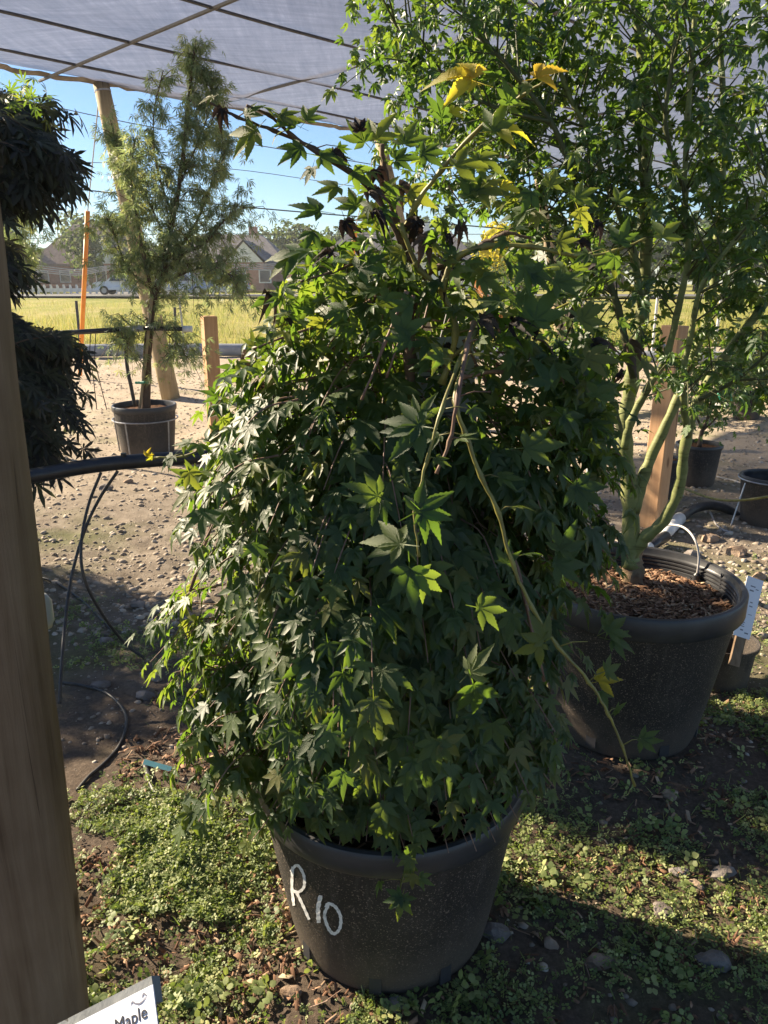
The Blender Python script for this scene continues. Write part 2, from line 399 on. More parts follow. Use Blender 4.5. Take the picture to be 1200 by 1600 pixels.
M['ground'] = groundmat()
def fieldmat():
    m, n, b = newmat('grass_field')
    g = N(n, 'ShaderNodeNewGeometry'); P = g.outputs['Position']
    mp = N(n, 'ShaderNodeMapping'); mp.inputs['Scale'].default_value = (.5, .16, 1); n.links.new(P, mp.inputs[0])
    a = noise(n, .6, 6, .65, mp.outputs[0]); f = noise(n, 4, 6, .7, P)
    s = N(n, 'ShaderNodeMath', operation='MULTIPLY_ADD'); n.links.new(f.outputs[0], s.inputs[0]); s.inputs[1].default_value = .45
    h = N(n, 'ShaderNodeMath', operation='MULTIPLY'); n.links.new(a.outputs[0], h.inputs[0]); h.inputs[1].default_value = .62
    n.links.new(h.outputs[0], s.inputs[2])
    r = ramp(n, s.outputs[0], [(.38, (.13, .16, .035)), (.5, (.24, .25, .06)), (.6, (.34, .30, .11)), (.75, (.42, .36, .19))])
    n.links.new(r.outputs[0], b.inputs['Base Color']); b.inputs['Roughness'].default_value = 1; b.inputs['Specular IOR Level'].default_value = .1
    bump(n, b, f.outputs[0], .8, .1); return m
M['field'] = fieldmat()
def clothmat():
    m, n, b = newmat('woven_shade_cloth')
    t = N(n, 'ShaderNodeTexCoord')
    mp = N(n, 'ShaderNodeMapping'); mp.inputs['Scale'].default_value = (1.0, .10, 1); mp.inputs['Rotation'].default_value = (0, 0, 0)
    n.links.new(t.outputs['Object'], mp.inputs[0])
    mp2 = N(n, 'ShaderNodeMapping'); mp2.inputs['Scale'].default_value = (.10, 1.0, 1); n.links.new(t.outputs['Object'], mp2.inputs[0])
    z = noise(n, 11, 6, .75, mp.outputs[0]); z2 = noise(n, 14, 5, .7, mp2.outputs[0])
    s = N(n, 'ShaderNodeMath', operation='ADD'); n.links.new(z.outputs[0], s.inputs[0]); n.links.new(z2.outputs[0], s.inputs[1])
    s2 = N(n, 'ShaderNodeMath', operation='MULTIPLY'); n.links.new(s.outputs[0], s2.inputs[0]); s2.inputs[1].default_value = .5
    r = ramp(n, s2.outputs[0], [(.35, (.17, .20, .30)), (.55, (.26, .30, .44)), (.7, (.38, .43, .62))])
    n.links.new(r.outputs[0], b.inputs['Base Color']); b.inputs['Roughness'].default_value = .7
    tl = N(n, 'ShaderNodeBsdfTranslucent'); n.links.new(r.outputs[0], tl.inputs[0])
    tp = N(n, 'ShaderNodeBsdfTransparent')
    m1 = N(n, 'ShaderNodeMixShader'); m1.inputs[0].default_value = .34
    m2 = N(n, 'ShaderNodeMixShader'); m2.inputs[0].default_value = .14
    n.links.new(b.outputs[0], m1.inputs[1]); n.links.new(tl.outputs[0], m1.inputs[2])
    n.links.new(m1.outputs[0], m2.inputs[1]); n.links.new(tp.outputs[0], m2.inputs[2])
    n.links.new(m2.outputs[0], n.nodes['Material Output'].inputs[0]); return m
M['cloth'] = clothmat()

# ------------------------------------------------------------------ leaves
def lobe_leaf(angles, lens, W=.2, st=(.35, .68), wprof=(.75, .9), fold=.25, droop=.25, serr=False, pet=.45, seed=0, curl=.0):
    rr = random.Random(seed)
    V = [(0, 0, 0)]; F = []
    if serr:
        st = (.14, .27, .40, .52, .64, .76, .87); base = (.48, .80, 1.0, .96, .76, .50, .26)
        wprof = base
    for a, L in zip(angles, lens):
        a = math.radians(a + rr.uniform(-5, 5)); L = L*rr.uniform(.92, 1.08); dr = droop*rr.uniform(.4, 1.6); ca, sa = math.sin(a), math.cos(a)
        bend = rr.uniform(-.15, .15)
        idx = []
        prevl = prevr = prevm = 0
        def P(t, w, z):
            x, y = w + bend*t*t*L, t*L
            return (x*sa + y*ca, -x*ca + y*sa, z - dr*(t*L)**2 + curl*(t*L)**3)
        for k, (t, wp) in enumerate(zip(st, wprof)):
            ww = W*wp*(L**.5)
            o = len(V)
            if serr:
                # tooth: outer point pulled forward, notch at the same station
                V.append(P(t, 0, 0)); V.append(P(t-.015, ww*.92, fold*ww*.8)); V.append(P(t+.03, ww*1.01, fold*ww))
                V.append(P(t-.015, -ww*.92, fold*ww*.8)); V.append(P(t+.03, -ww*1.01, fold*ww))
                m_, l0, l1, r0, r1 = o, o+1, o+2, o+3, o+4
                if k == 0:
                    F += [(0, m_, l0), (0, r0, m_)]
                else:
                    F += [(prevm, m_, l0), (prevm, l0, prevl), (prevm, r0, m_), (prevm, prevr, r0)]
                F += [(m_, l1, l0), (m_, r0, r1)]
                prevl, prevr, prevm = l1, r1, m_
            else:
                V.append(P(t, 0, 0)); V.append(P(t, ww, fold*ww)); V.append(P(t, -ww, fold*ww))
                m_, l0, r0 = o, o+1, o+2
                if k == 0: F += [(0, m_, l0), (0, r0, m_)]
                else: F += [(prevm, m_, l0), (prevm, l0, prevl), (prevm, r0, m_), (prevm, prevr, r0)]
                prevl, prevr, prevm = l0, r0, m_
        o = len(V); V.append(P(1, 0, 0)); F += [(prevm, o, prevl), (prevm, prevr, o)]
    if pet:
        o = len(V); q = .012
        V += [(-q, 0, 0), (q, 0, 0), (-q, -pet, .06), (q, -pet, .06), (0, -pet*.5, -q*2)]
        F += [(o, o+1, o+2), (o+1, o+3, o+2), (o, o+4, o+1)]
    return np.array(V, float), np.array(F, int)
MAPLE7 = ((0, -38, 38, -76, 76, -118, 118), (1, .9, .9, .62, .62, .3, .3))
MAPLE6 = ((0, -40, 41, -80, 82, -128, 130), (1, .86, .84, .56, .58, .2, .2))
MAPLE3 = ((0, -55, 50, -100), (1, .8, .72, .3))
MAPLE5 = ((0, -41, 41, -84, 84), (1, .84, .84, .46, .46))
def variants(base, n, **kw):
    return [lobe_leaf(*base, seed=i*7+1, **kw) for i in range(n)]
L_hero = [lobe_leaf(*(MAPLE6 if i % 3 == 1 else MAPLE5), W=.165, serr=True, fold=.30, droop=.12+.12*(i % 3), seed=i, curl=.05*(i % 4-1)) for i in range(8)]
L_mid = [lobe_leaf(*(MAPLE6 if i % 3 == 1 else MAPLE5), W=.150+.012*(i % 4), st=(.20, .42, .74), wprof=(.62, 1, .55), fold=.15+.16*(i % 4), droop=.1+.17*(i % 4), curl=.12*((i*5) % 3-1), seed=i+40) for i in range(10)]
L_wide = [lobe_leaf(*((MAPLE5, MAPLE6, MAPLE3, MAPLE5)[i]), W=.175, serr=True, fold=.3, droop=.15+.1*i, seed=i+80) for i in range(4)]
L_fold = [lobe_leaf(*MAPLE3, W=.19, serr=True, fold=.9, droop=.2+.2*i, seed=i+85) for i in range(3)]
L_dead = [lobe_leaf(*MAPLE5, W=.2, serr=True, fold=1.5, droop=.9+.3*i, seed=i+90) for i in range(3)]
L_lace = [lobe_leaf(*MAPLE6, W=.20, fold=.8, droop=.15+.15*i, seed=i+60, pet=.2) for i in range(5)]
L_purp = [lobe_leaf(*MAPLE7, W=.10, fold=.3, droop=.35, seed=i+70, pet=.3) for i in range(4)]
FERN = ((0, -30, 30, -64, 64), (1, .9, .9, .7, .7))
L_fern = [lobe_leaf(*FERN, W=.07, st=(.5,), wprof=(1,), fold=.2, droop=.5, seed=i+100, pet=.3) for i in range(4)]

def orient(tip, nrm):
    """arrays (k,3): returns (k,3,3) with columns x,y,z"""
    y = tip/np.linalg.norm(tip, axis=1, keepdims=True)
    z = nrm - y*np.sum(nrm*y, 1, keepdims=True)
    z = z/np.maximum(np.linalg.norm(z, axis=1, keepdims=True), 1e-6)
    x = np.cross(y, z)
    return np.stack([x, y, z], axis=2)
def scatter(templates, pos, M3, size, which=None):
    pos = np.asarray(pos); size = np.asarray(size); k = len(pos)
    if which is None: which = NR.integers(0, len(templates), k)
    VV = []; FF = []; AA = []; off = 0
    rv = NR.random(k)
    for t, (V, F) in enumerate(templates):
        s = np.where(which == t)[0]
        if len(s) == 0: continue
        W = np.einsum('kij,nj->kni', M3[s], V)*size[s][:, None, None] + pos[s][:, None, :]
        n = V.shape[0]
        VV.append(W.reshape(-1, 3)); FF.append((F[None]+(np.arange(len(s))*n)[:, None, None]+off).reshape(-1, 3))
        AA.append(np.repeat(rv[s], n)); off += n*len(s)
    return np.concatenate(VV), np.concatenate(FF), np.concatenate(AA)
def leaf_objects(name, templates, mat, pos, M3, size, parent, which=None):
    """individual leaf parts which share mesh data"""
    key = (name, mat.name, id(templates))
    if key not in _cache: _cache[key] = [np_mesh(name, V, F, mat) for V, F in templates]
    ms = _cache[key]
    pl = parent_loc(parent)
    for i in range(len(pos)):
        t = which[i] if which is not None else R.randrange(len(ms))
        o = bpy.data.objects.new(name, ms[t]); C.objects.link(o); o.parent = parent
        m = Matrix([[M3[i][r][c]*size[i] for c in range(3)] + [pos[i][r]-pl[r]] for r in range(3)] + [[0, 0, 0, 1]])
        o.matrix_basis = m
_cache = {}
def pick_nearest(pos, size, n, bonus=None):
    d = np.linalg.norm(pos-np.array([0, 0, CAMZ]), axis=1)
    sc = size/d
    if bonus is not None: sc = sc*bonus
    # only those in frame
    x = pos[:, 0]; rel = pos-np.array([0, 0, CAMZ])
    dep = rel[:, 1]*cp - rel[:, 2]*sp; up = rel[:, 1]*sp + rel[:, 2]*cp
    px = 600+FOC*x/dep; py = 800-FOC*up/dep
    inside = (px > 0) & (px < 1200) & (py > 0) & (py < 1600) & (dep > 0)
    sc = np.where(inside, sc, 0)
    o = np.argsort(-sc); return o[:n], o[n:]
def foliage(parent, pos, tip, nrm, size, mat, hero, mid, n_hero=300, bonus=None, leafname='leaf'):
    pos = np.asarray(pos, float); size = np.asarray(size, float)
    M3 = orient(np.asarray(tip, float), np.asarray(nrm, float))
    a, b = pick_nearest(pos, size, n_hero, bonus)
    if n_hero: leaf_objects(leafname, hero, mat, pos[a], M3[a], size[a], parent)
    V, F, A = scatter(mid, pos[b], M3[b], size[b])
    o = np_obj('foliage', V, F, mat, parent, A); o['kind'] = 'stuff'
    return o

# ------------------------------------------------------------------ setting: ground, field
rows = [.25]
while rows[-1] < 19: rows.append(rows[-1] + .011 + rows[-1]*.0085)
rows = np.array(rows); cols = np.linspace(-1, 1, 300)
Y2 = np.repeat(rows[:, None], len(cols), 1); X2 = cols[None, :]*(1.6+rows[:, None]*.85)
Z2 = gh(X2, Y2)
nr, nc = X2.shape
idx = np.arange(nr*nc).reshape(nr, nc)
F2 = np.stack([idx[:-1, :-1], idx[:-1, 1:], idx[1:, 1:], idx[1:, :-1]], -1).reshape(-1, 4)
o = np_obj('ground', np.stack([X2, Y2, Z2], -1).reshape(-1, 3), F2, M['ground'], smooth=True); o['kind'] = 'structure'
MB().add([(-205, -20, -.07), (225, -20, -.07), (225, 210, -.07), (-205, 210, -.07)], [(0, 1, 2, 3)]).build('terrain', M['ground'])['kind'] = 'structure'
fx = np.linspace(-204, 224, 90); fy = 18.6+np.linspace(0, 1, 60)**2*190
FX, FY = np.meshgrid(fx, fy); FZ = .02+fbm(FX*.08, FY*.08, 31, 3)*.25*np.clip((FY-18)/30, 0, 1)
idx = np.arange(FX.size).reshape(FX.shape)
F2 = np.stack([idx[:-1, :-1], idx[:-1, 1:], idx[1:, 1:], idx[1:, :-1]], -1).reshape(-1, 4)
np_obj('grass_field', np.stack([FX, FY, FZ], -1).reshape(-1, 3), F2, M['field'], smooth=True)['kind'] = 'structure'
MB().box((-20, 62, .31), (120, 7, .05)).build('road', M['asphalt'])['kind'] = 'structure'
# driveway beside the brick house
MB().box((-24, 74, .30), (6, 16, .06)).build('driveway', M['asphalt'])['kind'] = 'structure'

# ------------------------------------------------------------------ shade canopy
FD = Vector((.70, .714, 0)).normalized(); ND = Vector((FD.y, -FD.x, 0))
CO = Vector((-4.45, 9.75, 0)) - FD*1.0; CH = 3.9
def cpnt(s, t, dz=0): p = CO + FD*s + ND*t; p.z = CH+dz; return p
can = thing('shade_canopy', CO, 'pale grey woven shade cloth stretched overhead on dark cables', 'shade canopy')
ns, ntt = 140, 60
V = []; F = []
for i in range(ns+1):
    for j in range(ntt+1):
        s = 34*i/ns; t = 14*j/ntt
        sag = -.10*abs(math.sin(math.pi*((s-1.35)/4.2)))*(1 if j > 0 else 0) - .05*math.sin(t*1.7)**2
        edge = 0
        if j == 0: t = -.02 + .16*abs(math.sin(math.pi*((s-1.35)/4.2)))
        V.append(cpnt(s, t, sag))
for i in range(ns):
    for j in range(ntt):
        a = i*(ntt+1)+j; F.append((a, a+ntt+1, a+ntt+2, a+1))
cl = MB().add(V, F).build('cloth', M['cloth'], can, True)
hemv = MB(); hp = []
for i in range(0, 281):
    s = 34*i/280; t = .16*abs(math.sin(math.pi*((s-1.35)/4.2)))
    hp.append(cpnt(s, t+.03, -.03 + R.uniform(-.01, .01)))
hem = MB(); v = []; f = []
for i, p in enumerate(hp):
    wdt = .16 + .05*math.sin(i*1.7)+R.uniform(-.02, .02)
    v += [p, p+ND*wdt+Vector((0, 0, -.035)), p+ND*wdt*.5+Vector((0, 0, -.07))]
for i in range(len(hp)-1):
    a = 3*i; f += [(a, a+3, a+5, a+2), (a+2, a+5, a+4, a+1)]
hem.add(v, f)
M['hem'] = simple('rolled_hem_cloth', [(.3, (.10, .09, .08)), (.7, (.24, .22, .20))], 9, .9, .5, .01)
hem.build('hem', M['hem'], can)
for t in (.95, 2.15, 3.6, 5.6, 8.0):
    MB().tube([cpnt(s, t, -.09-.02*math.sin(s*.75)**2) for s in np.linspace(0, 34, 60)], .016, 6).build('cable', M['wire'], can)
for s in (3.7, 7.9, 12.1, 16.3, 20.5):
    MB().tube([cpnt(s, t, -.12) for t in (0, 2, 5, 9, 14)], .018, 6).build('cross_cable', M['wire'], can)
for s in (-.0,):
    MB().tube([cpnt(s, t, -.05) for t in (0, 5, 9, 14)], .02, 6).build('edge_cable', M['wire'], can)
for s in (1.55, ):
    MB().tube([cpnt(s, t, -.12) for t in (0, 2, 5, 9, 14)], .018, 6).build('cross_cable', M['wire'], can)

# leaning canopy poles
def pole(top, base, r0, r1, label, mat='pole_wood'):
    t = thing('canopy_pole', base, label, 'pole', 'wooden poles holding up the shade canopy')
    pts = [Vector(base).lerp(Vector(top), k/8) for k in range(9)]
    pts[0] = pts[0]+(pts[0]-pts[1]).normalized()*.15
    MB().tube(pts, [r0+(r1-r0)*k/8 for k in range(9)], 16).build('shaft', M[mat], t, True)
    d = (pts[-1]-pts[-2]).normalized()
    MB().tube([pts[-1]-d*.12, pts[-1]-d*.10], [r1*1.06, r1*1.06], 16).build('band', M['metal'], t)
    return t
top1 = atz(157, 127, 3.85); b1 = atz(267, 622, 0)
pole(top1, b1, .125, .095, 'thick pale pole leaning behind the feathery potted tree')
lean = b1-top1
top2 = atz(592, 212, 3.8); pole(top2, (top2.x+.95, top2.y-.9, 0), .12, .09, 'pale leaning pole behind the top shoots of the main bush')
top3 = atz(840, 262, 3.8); pole(top3, (top3.x+.6, top3.y-.9, 0), .13, .10, 'farther pale pole behind the green stemmed tree')
# guy wires with orange markers
def guy(top, a, b, r, label, ground):
    t = thing('guy_wire', ground, label, 'guy wire', 'guy wires with orange marker tubes')
    MB().tube([top, a], .008, 6).build('wire', M['metal'], t)
    MB().tube([a, b], r, 12).build('marker_tube', M['orange'], t, True)
    MB().tube([b, ground], .008, 6).build('anchor_rod', M['metal'], t)
g0 = atz(124, 592, 0); a0 = top1.lerp(g0, .0)
dg = g0-top1
guy(top1, at(137, 330, 11.9), at(125, 586, 12.55), .034, 'orange marker tube on a guy wire left of the feathery tree', g0)
guy(top2, at(556, 352, 14.4), at(543, 470, 15.2), .045, 'orange marker tube behind the upper middle of the bush', atz(537, 562, 0))
guy(at(700, 380, 8.6), at(742, 442, 8.3), at(800, 520, 7.9), .038, 'yellow orange tube slanting down to the right behind the bush', at(860, 620, 7.5)*1.0)

# ------------------------------------------------------------------ posts
def noisy_post(cx, cy, r, h, label, lean=(0, 0)):
    t = thing('wooden_post', (cx, cy, 0), label, 'post')
    v = []; f = []; n = 48; m = 60
    for i in range(m):
        z = -.1+h*i/(m-1)
        for k in range(n):
            a = 2*math.pi*k/n
            rr = r*(1+.012*math.sin(3*a+z*2)+.01*math.sin(7*a+z*5+1)) + .0025*math.sin(23*a+z*1.3+2*math.sin(z*4))
            v.append((cx+lean[0]*z+rr*math.cos(a), cy+lean[1]*z+rr*math.sin(a), z))
    for i in range(m-1):
        for k in range(n): f.append((i*n+k, i*n+(k+1) % n, (i+1)*n+(k+1) % n, (i+1)*n+k))
    MB().add(v, f+[tuple((m-1)*n+k for k in range(n))]).build('shaft', M['old_wood'], t, True)
    return t
np1 = noisy_post(-.722, 1.22, .10, 2.9, 'weathered brown round post filling the left edge of the view', (.026, 0))
# white cap stub fixed to the back of the post
cpb = at(66, 955, 1.38)
o = MB().lathe([(.0, -.035), (.014, -.035), (.02, -.02), (.02, .02), (.012, .034), (0, .036)], cpb, 16).build('valve_cap', M['greycard'], np1, True)

def square_post(px, py_top, py_bot, Y, wdt, label, twist=.3, lx=0, hgt=None):
    b = atz(px, py_bot, 0) if Y is None else at(px, py_bot, Y)
    h = hgt
    t = thing('square_post', (b.x, b.y, 0), label, 'post')
    Mz = Matrix.Rotation(twist, 3, 'Z') @ Matrix.Rotation(lx, 3, 'Y')
    mb = MB(); e = wdt/2
    # chamfered square section
    c = e*.12; sec = [(e-c, -e), (e, -e+c), (e, e-c), (e-c, e), (-e+c, e), (-e, e-c), (-e, -e+c), (-e+c, -e)]
    v = []; f = []
    for z, k in ((-.1, 1), (h-.006, 1), (h, .93)):
        for (x, y) in sec: v.append(Mz @ Vector((x*k, y*k, z)) + Vector((b.x, b.y, 0)))
    for i in range(2):
        for k in range(8): f.append((i*8+k, i*8+(k+1) % 8, (i+1)*8+(k+1) % 8, (i+1)*8+k))
    f.append(tuple(16+k for k in range(8)))
    mb.add(v, f).build('shaft', M['new_wood'], t)
    return t
square_post(338, 492, 682, None, .135, 'short orange brown square post left of the bush on the gravel', .5, 0, 1.2)
sp2 = square_post(1017, 530, 825, None, .125, 'orange square post right behind the green stemmed potted tree', .75, .03, 1.28)
hook = MB().tube(catmull([at(1020, 545, 4.6), at(1035, 538, 4.6), at(1040, 555, 4.6), at(1025, 580, 4.6)], 4), .012, 8).build('pipe_bracket', M['metal'], sp2)

# ------------------------------------------------------------------ far setting: houses, trees, fence, cars, poles
def gable_house(cx, cy, wdt, dep, ez, rz, wall, roof, label, base=.3, wing=True, seed=1):
    rr = random.Random(seed)
    h = thing('house', (cx, cy, base), label, 'house')
    MB().box((cx, cy, base+ez/2), (wdt, dep, ez)).build('wall', M[wall], h)
    x0, x1, y0, y1 = cx-wdt/2-.5, cx+wdt/2+.5, cy-dep/2-.5, cy+dep/2+.5
    e = base+ez; hip = dep*.45
    v = [(x0, y0, e), (x1, y0, e), (x1, y1, e), (x0, y1, e), (x0+hip, cy, base+rz), (x1-hip*.8, cy, base+rz),
         (x0, y0, e-.25), (x1, y0, e-.25), (x1, y1, e-.25), (x0, y1, e-.25)]
    rf = MB().add(v, [(0, 1, 5, 4), (1, 2, 5), (2, 3, 4, 5), (3, 0, 4), (6, 7, 1, 0), (7, 8, 2, 1), (8, 9, 3, 2), (9, 6, 0, 3)]).build('roof', M[roof], h)
    MB().box((cx+wdt*.2, cy+1, base+rz+.1), (.9, .9, 1.6)).build('chimney', M[wall], rf)
    if wing:
        gx = cx+wdt*.22; gw = wdt*.3; yy = y0-1.6
        MB().box((gx, yy+1, base+ez/2), (gw, 3.2, ez)).build('wing', M[wall], h)
        top = base+ez+(rz-ez)*.72
        v = [(gx-gw/2-.4, yy-1, e), (gx+gw/2+.4, yy-1, e), (gx, yy-1, top), (gx-gw/2-.4, cy, e), (gx+gw/2+.4, cy, e), (gx, cy, top)]
        MB().add(v, [(0, 2, 5, 3), (1, 4, 5, 2)]).build('gable_roof', M[roof], h)
        MB().add([(gx-gw/2, yy-.7, e), (gx+gw/2, yy-.7, e), (gx, yy-.7, top-.2)], [(0, 1, 2)]).build('gable', M['trim'], h)
    for k in range(5):
        wx = cx-wdt*.42+k*wdt*.2
        if wing and abs(wx-(cx+wdt*.22)) < wdt*.17: yy2 = y0-2.15
        else: yy2 = cy-dep/2-.04
        if k == 2:
            MB().box((wx, yy2, base+1.05), (1.1, .1, 2.1)).build('door', M['trim'], h)
            continue
        wf = MB().box((wx, yy2, base+1.5), (1.3, .12, 1.4)).build('window', M['trim'], h)
        MB().box((wx, yy2-.07, base+1.5), (1.05, .04, 1.15)).build('pane', M['glass'], wf)
    return h
gable_house(-17.5, 92, 13, 9, 2.9, 6.0, 'brick', 'roof', 'brick house with grey gabled roof behind the feathery tree and bush')
gable_house(-35, 100, 13, 9, 2.9, 7.6, 'brick', 'roof_brown', 'brown roofed house between the orange tube and the feathery tree', wing=True, seed=3)
gable_house(-46.5, 96, 9, 9, 2.9, 7.6, 'brick', 'roof_brown', 'leftmost house, its roof beside the dark purple maple', wing=False, seed=4)
gable_house(1.5, 96, 18, 9, 3.0, 6.6, 'trim', 'roof', 'long pale house glimpsed through the top of the bush', seed=5)
gable_house(24, 110, 15, 9, 3.0, 6.4, 'brick', 'roof_brown', 'house glimpsed through the green stemmed tree on the right', seed=6)

LF_far = [(np.array([(-.5, -.3, 0), (.5, -.35, .1), (.35, .4, -.1), (-.4, .35, .12), (0, .1, .25)], float), np.array([(0, 1, 4), (1, 2, 4), (2, 3, 4), (3, 0, 4)]))]
def far_tree(x, y, r, h, label, mat='far_leaf', base=.2, lumps=9, n=1100, leaf=None, name='tree', cat='tree', trunk_h=None, group='trees beyond the field'):
    t = thing(name, (x, y, base), label, cat, group)
    th = trunk_h or h*.35
    MB().tube([(x, y, base-.1), (x+.1, y, base+th*.6), (x, y, base+th*1.3)], [r*.08, r*.06, r*.03], 8).build('trunk', M['bark'], t, True)
    cs = [(x+R.uniform(-.6, .6)*r, y+R.uniform(-.6, .6)*r, base+R.uniform(th, h-r*.3), r*R.uniform(.35, .6)) for _ in range(lumps)]
    cs[0] = (x, y, base+h-r*.45, r*.45)
    P = []; Q = []
    for i in range(n):
        c = cs[R.randrange(lumps)]
        d = NR.normal(size=3); d /= np.linalg.norm(d); k = R.random()**.3
        P.append((c[0]+d[0]*c[3]*k*1.15, c[1]+d[1]*c[3]*k*1.15, max(base+.1, c[2]+d[2]*c[3]*k))); Q.append(d+NR.normal(size=3)*.5+np.array([0, 0, .4]))
    s = NR.uniform(.6, 1.3, n)*(leaf or r*.13)
    V, F, A = scatter(LF_far, np.array(P), orient(NR.normal(size=(n, 3)), np.array(Q)), s)
    np_obj('crown', V, F, M[mat], t, A)['kind'] = 'stuff'
    return t
FT = [(-43, 118, 4.5, 10.5, 'tall rounded tree above the far fence left of the orange tube'),
      (-39, 84, 2.8, 5.6, 'dark bushy tree left of the brown roofed house'),
      (-31.5, 86, 3.0, 6.3, 'dark leafy tree in front of the brown roofed house'),
      (-49, 88, 2.6, 5.0, 'bushy tree beside the leftmost house'),
      (-26.5, 90, 2.8, 5.4, 'green tree right of the brown roofed house'),
      (-17, 125, 4.5, 8.6, 'tree rising behind the grey gabled house'),
      (-12, 128, 4.6, 9.4, 'tree crown peeking over the right end of the grey gable'),
      (-6, 120, 4.2, 8.8, 'tree behind the top shoots of the bush on the left'),
      (0, 112, 4.2, 8.4, 'tree behind the long pale house'),
      (6, 120, 5, 9.8, 'broad tree behind the centre of the bush'),
      (13.5, 72, 3.8, 6.5, 'green tree right of the yellow tree'),
      (20, 105, 5, 8.8, 'tree behind the right tree, left part of the row'),
      (28, 100, 5, 9.0, 'tree behind the right tree, middle of the row'),
      (37, 95, 5, 8.4, 'tree behind the right tree, right end of the row'),
      (45, 90, 5, 8.8, 'tree at the far right edge of the view')]
for i, a in enumerate(FT): far_tree(*a[:4], a[4])
far_tree(8.2, 55, 2.4, 5.0, 'small bright yellow tree seen through gaps at the right of the bush', 'far_yellow', n=1500, trunk_h=1.2)
far_tree(-36, 78, 1.8, 2.2, 'low yellowish shrub before the brown roofed house', 'far_yellow', n=400, name='shrub', cat='shrub', trunk_h=.3, group=None)
far_tree(6.5, 40, 1.6, 2.8, 'small pale green tree below the yellow tree', n=1300, leaf=.12, trunk_h=.8)

# low continuous wood along the horizon
ntl = 5200; xx = NR.uniform(-150, 170, ntl); zz_ = (4.2+3.2*fbm(xx*.09, xx*0+3, 61, 3)*2)*NR.random(ntl)**.6
V, F, A = scatter(LF_far, np.stack([xx, 150+NR.normal(size=ntl)*5, zz_], 1), orient(NR.normal(size=(ntl, 3)), NR.normal(size=(ntl, 3))+np.array([0, -.6, .6])), NR.uniform(1.0, 2.2, ntl))
tag(np_obj('tree_line', V, F, M['far_leaf'], None, A), 'low hazy wood along the horizon behind the houses', 'wood', None, 'stuff')

# low white rail fence far across the field
fe = thing('rail_fence', (-33, 68, .3), 'long low white fence with dark gaps across the far side of the field', 'fence')
for k in range(64):
    x = -47+k*.55
    MB().box((x, 68, .66), (.16, .16, .82)).build('fence_post', M['trim'], fe)
MB().box((-29.9, 68, 1.02), (35, .07, .10)).build('rail', M['brick'], fe)
MB().box((-29.9, 68, .62), (35, .06, .30)).build('rail', M['trim'], fe)

def car(cx, cy, L, label, paint, h=1.55, base=.36, heading=0):
    t = thing('parked_car', (cx, cy, base), label, 'car', 'cars parked beyond the field')
    Mz = Matrix.Rotation(heading, 3, 'Z')
    def T(p): return Mz @ Vector(p)+Vector((cx, cy, base))
    prof = [(-L/2, .35), (-L/2, .85), (-L/2+.25, .95), (-L*.28, 1.0), (-L*.16, h-.05), (L*.22, h), (L*.38, 1.05), (L/2-.05, .95), (L/2, .4)]
    v = []; f = []; n = len(prof)
    for s, k in ((-1, .9), (-1, .84), (1, .84), (1, .9)): pass
    for sgn in (-1, 1):
        for (x, z) in prof: v.append(T((x, sgn*(.9 if z < 1.0 else .72), z)))
    for i in range(n-1): f.append((i, i+1, n+i+1, n+i))
    f += [(n-1, 0, n, 2*n-1), tuple(range(n-1, -1, -1)), tuple(range(n, 2*n))]
    MB().add(v, f).build('body', M[paint], t)
    for sgn in (-1, 1):
        ww = [(-L*.22, 1.02), (-L*.135, h-.12), (L*.02, h-.1), (L*.02, 1.02)]; w2 = [(L*.05, 1.02), (L*.05, h-.1), (L*.2, h-.08), (L*.33, 1.05)]
        for q in (ww, w2):
            vv = []
            for (x, z) in q:
                k = .9-(z-1.0)/(h-1.0)*.18 if z > 1 else .9
                vv.append(T((x, sgn*(k+.012), z)))
            MB().add(vv, [(0, 1, 2, 3)] if sgn < 0 else [(3, 2, 1, 0)]).build('window', M['glass'], t)
        for x in (-L*.31, L*.31):
            wv = MB(); wv.tube([T((x, sgn*.74, .33)), T((x, sgn*.93, .33))], .33, 20); wo_ = wv.build('wheel', M['rubber'], t, False)
            MB().tube([T((x, sgn*.93, .33)), T((x, sgn*.95, .33))], .2, 16).build('rim', M['metal'], wo_)
    for sgn in (-1, 1):
        MB().box(T((L/2-.02, sgn*.68, .82)), (.1, .22, .16), Mz).build('tail_light', M['red_tail'], t)
        MB().box(T((-L/2+.03, sgn*.66, .78)), (.1, .28, .14), Mz).build('headlight', M['trim'], t)
    return t
car(-12.6, 61, 4.6, 'silver blue car parked right of the feathery tree by the brick house', 'carpaint2', 1.6)
car(-16.6, 63.5, 4.8, 'white car parked behind the silver blue car', 'carpaint', 1.75)
car(-20.0, 62, 4.5, 'white car half hidden behind the feathery tree', 'carpaint', 1.5)
car(7.2, 60, 4.6, 'pale car glimpsed under the yellow tree', 'carpaint', 1.6)

# utility poles and lines
def upole(x, y, h, label):
    t = thing('utility_pole', (x, y, .2), label, 'utility pole', 'utility poles beyond the field')
    MB().tube([(x, y, 0), (x, y, h)], [.16, .11], 10).build('shaft', M['pole_wood'], t, True)
    MB().box((x, y, h-.6), (2.2, .12, .14)).build('crossarm', M['pole_wood'], t)
    for k in (-.95, 0, .95): MB().tube([(x+k, y, h-.53), (x+k, y, h-.33)], .06, 8).build('insulator', M['glass'], t)
upole(-1.9, 74, 7.2, 'utility pole behind the centre of the bush')
upole(-52.5, 80, 6.6, 'utility pole at the far left behind the purple maple')
upole(15, 66, 7.4, 'utility pole seen through the green stemmed tree')
def pline(pts, Y, r, label, mat='wire', sagk=0):
    P = [at(px, py, Y) for px, py in pts]
    P = [P[0]+(P[0]-P[1])*1.0] + P + [P[-1]+(P[-1]-P[-2])*1.2]
    o = MB().tube(catmull(P, 5), r, 5).build('power_line', M[mat])
    return tag(o, label, 'power line', 'overhead power lines')
